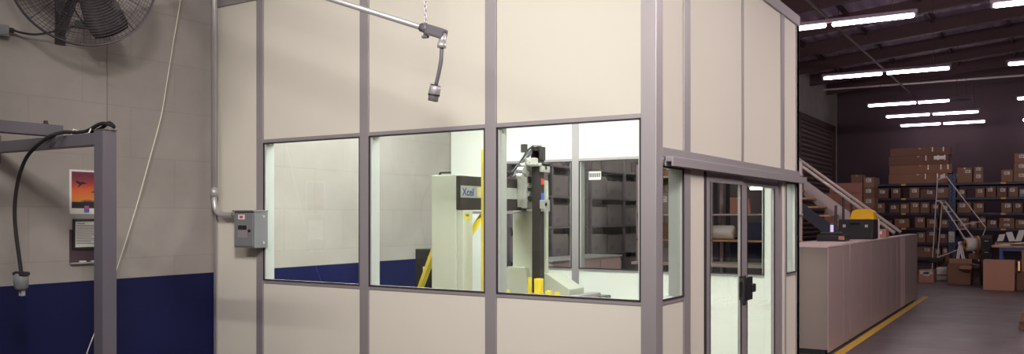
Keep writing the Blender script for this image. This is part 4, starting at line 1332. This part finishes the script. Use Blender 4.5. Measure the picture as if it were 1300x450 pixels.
# reddish cartons stacked on a pallet beyond the stairs
pp = thing('wooden_pallet', 'wooden pallet under the tall reddish carton stacks beyond the stairs', 'pallet', (-2, 17.5, 0))
for i in range(3): MB().box(-2.75, -1.45, 17.02 + i * .42, 17.12 + i * .42, 0, .09, .004).build('runner', 'wood_dark', pp)
for i in range(7): MB().box(-2.75 + i * .19, -2.75 + i * .19 + .15, 17.0, 18.0, .09, .115, .003).build('deck_board', 'wood_dark', pp)
levels = [.56, .56, .56, .31, .245]
z = .116
for i, h in enumerate(levels):
    carton(-2.62 + (.0 if i < 4 else .12), -1.74, 17.02, z, h, .7, ['lowest wide', 'second wide', 'third wide', 'fourth wide', 'topmost wide'][i] + ' reddish carton of the pallet stack beyond the stairs', 'reddish cartons on the pallet', 'carton_pink', False)
    z += h + .004
carton(-2.0, -1.74, 17.05, z, .19, .4, 'dark carton on the very top of the reddish pallet stack', 'reddish cartons on the pallet', 'carton_dark', False)
z = .116
for i, h in enumerate((.60, .60, .42, .25, .25, .24)):
    carton(-1.725 + .01 * (i % 2), -1.48, 17.05, z, h, .6, ['lowest', 'second', 'third', 'fourth', 'fifth', 'topmost'][i] + ' narrow carton of the column right of the reddish stack', 'narrow cartons on the pallet', 'carton' if i % 2 else 'carton_dark', True)
    z += h + .004

# ------------------------------------------------------------------ packing bench behind the booth, seen through its windows
kb = thing('packing_bench', 'grey shelved packing bench behind the booth seen through the door glass', 'workbench', (-1.9, 6.6, 0))
MB().box(-3.0, -.75, 6.3, 7.0, .86, .90, .004).build('bench_top', 'stair_grey', kb)
MB().box(-3.0, -.75, 6.45, 6.95, 1.20, 1.225, .003).build('shelf', 'wood', kb)
MB().box(-3.0, -.75, 6.45, 6.95, 1.56, 1.585, .003).build('shelf', 'stair_grey', kb)
MB().box(-3.0, -.75, 6.45, 6.95, 2.10, 2.125, .003).build('shelf', 'stair_grey', kb)
for x in (-2.97, -1.88, -.78):
    for y in (6.47, 6.93):
        MB().box(x - .02, x + .02, y - .02, y + .02, 0, 2.3, .003).build('upright', 'stair_grey', kb)
bt = thing('bench_lamp', 'short lit tube lamp under the packing bench shelf behind the door glass', 'lamp', (-1.2, 6.5, 1.93))
MB().box(-1.42, -.98, 6.48, 6.55, 1.95, 1.985, .004).build('lamp_tray', 'rail', bt)
b = MB(); b.cyl((-1.34, 6.51, 1.93), (-1.06, 6.51, 1.93), .02, 10); b.build('tube', 'bench_lamp', bt)
b = MB(); b.cyl((-1.40, 6.51, 1.985), (-1.40, 6.51, 2.099), .006, 6); b.cyl((-1.0, 6.51, 1.985), (-1.0, 6.51, 2.099), .006, 6); b.build('hanger', 'rail', bt)
ro = thing('roll', 'white paper roll lying on the lower shelf of the packing bench', 'roll', (-1.8, 6.6, 1.225))
b = MB(); b.cyl((-2.05, 6.6, 1.325), (-1.6, 6.6, 1.325), .098, 24); b.build('wound_paper', 'paper', ro, True)
b = MB(); b.cyl((-2.07, 6.6, 1.325), (-1.58, 6.6, 1.325), .03, 14); b.build('core', 'wood', ro)
random.seed(9)
for i, (x0, x1, z0, h, m, lab) in enumerate(((-2.85, -2.5, 1.226, .22, 'carton_dark', 'dark carton left of the white roll on the packing bench'), (-1.45, -1.2, 1.226, .24, 'rack_blue', 'dark blue bin right of the white roll on the packing bench'),
        (-2.9, -2.3, 1.586, .30, 'cloth_grey', 'grey wide box on the upper shelf left end of the packing bench'), (-1.62, -1.44, 1.586, .22, 'carton_pink', 'pink box on the upper shelf of the packing bench'), (-1.15, -.85, .901, .26, 'paper', 'white box on the top of the packing bench at its right end'),
        (-2.6, -2.05, .901, .2, 'cloth_grey', 'grey box on the packing bench top behind the white panel'), (-2.75, -2.2, 2.126, .2, 'carton', 'carton on the highest shelf of the packing bench'))):
    carton(x0, x1, 6.5, z0, h, .35, lab, 'boxes on the packing bench', m, i in (2, 6), tape=False, name='storage_box')

# shelving along the left wall behind the booth
for j, (y0, y1, lab) in enumerate(((4.2, 6.4, 'dark bin shelving nearest the booth along the left wall'), (6.5, 8.9, 'dark bin shelving in the middle of the left wall'), (9.0, 10.9, 'dark bin shelving farthest along the left wall'))):
    s = thing('shelf_unit', lab, 'shelving', (-3.95, (y0 + y1) / 2, 0), 'bin shelving behind the booth')
    zs_ = (.12, .55, .98, 1.41, 1.84, 2.27)
    for z in zs_:
        MB().box(-4.16, -3.74, y0, y1, z - .03, z, .003).build('shelf', 'cloth_grey', s)
    for y in (y0, (y0 + y1) / 2, y1 - .04):
        for x in (-4.16, -3.78):
            MB().box(x, x + .04, y, y + .04, 0, 2.5, .003).build('upright', 'cloth_grey', s)
    for zi, z in enumerate(zs_[1:5]):
        nb = 4
        hf = (y1 - y0) / 2
        for q in range(nb):
            a0 = y0 + .05 + (hf if q > 1 else 0) + (q % 2) * (hf - .06) / 2
            a1 = a0 + (hf - .06) / 2 - .06
            mm = 'bin_grey'
            colr = 'grey'
            hh = .26 + .08 * random.random()
            bn = MB()
            bn.box(-4.10, -3.76, a0, a1, z + .001, z + hh, .006)
            o = bn.build('storage_bin', mm, None, False, (-3.93, (a0 + a1) / 2, z + .001))
            tag(o, '%s bin, %s from the booth on the %s shelf of the %s left-wall unit' % (colr, ORD[q], ['lowest', 'second', 'third', 'fourth'][zi], ['near', 'middle', 'far'][j]), 'bin', 'bins behind the booth')
            bn = MB(); bn.box(-3.76, -3.757, a0 + .1, a0 + .22, z + .05, z + .12); bn.build('bin_label', 'cloth_grey', o)
lc = thing('low_cabinet', 'long low grey cabinet behind the booth seen through the right front window', 'cabinet', (-3.3, 6.2, 0))
MB().box(-3.62, -3.12, 4.2, 6.2, .05, .98, .006).build('cabinet_body', 'cab_light', lc)
MB().box(-3.64, -3.10, 4.18, 6.22, .98, 1.0, .004).build('top', 'alu_light', lc)
MB().box(-3.60, -3.14, 4.22, 6.18, 0, .05).build('plinth', 'black_matte', lc)
for k in range(3):
    q = MB().box(-3.12, -3.105, 4.22 + k * .66, 4.86 + k * .66, .09, .95, .003).build('door', 'cab_light', lc)
    MB().box(-3.105, -3.09, 4.78 + k * .66, 4.80 + k * .66, .5, .65, .003).build('handle', 'zinc', q)

# ------------------------------------------------------------------ light and colour management
w = bpy.data.worlds.new('world')
scene.world = w
w.use_nodes = True
bg = w.node_tree.nodes['Background']
bg.inputs['Color'].default_value = (.55, .42, .5, 1)
bg.inputs['Strength'].default_value = .012
vs = scene.view_settings
scene.display_settings.display_device = 'sRGB'
vs.view_transform = 'Standard'
vs.look = 'None'
vs.exposure = 0.0
vs.gamma = 1.0
vs.use_curve_mapping = False
scene.cycles.use_denoising = True
scene.cycles.max_bounces = 8
scene.cycles.transparent_max_bounces = 16
scene.cycles.sample_clamp_indirect = 6
scene.cycles.caustics_reflective = False
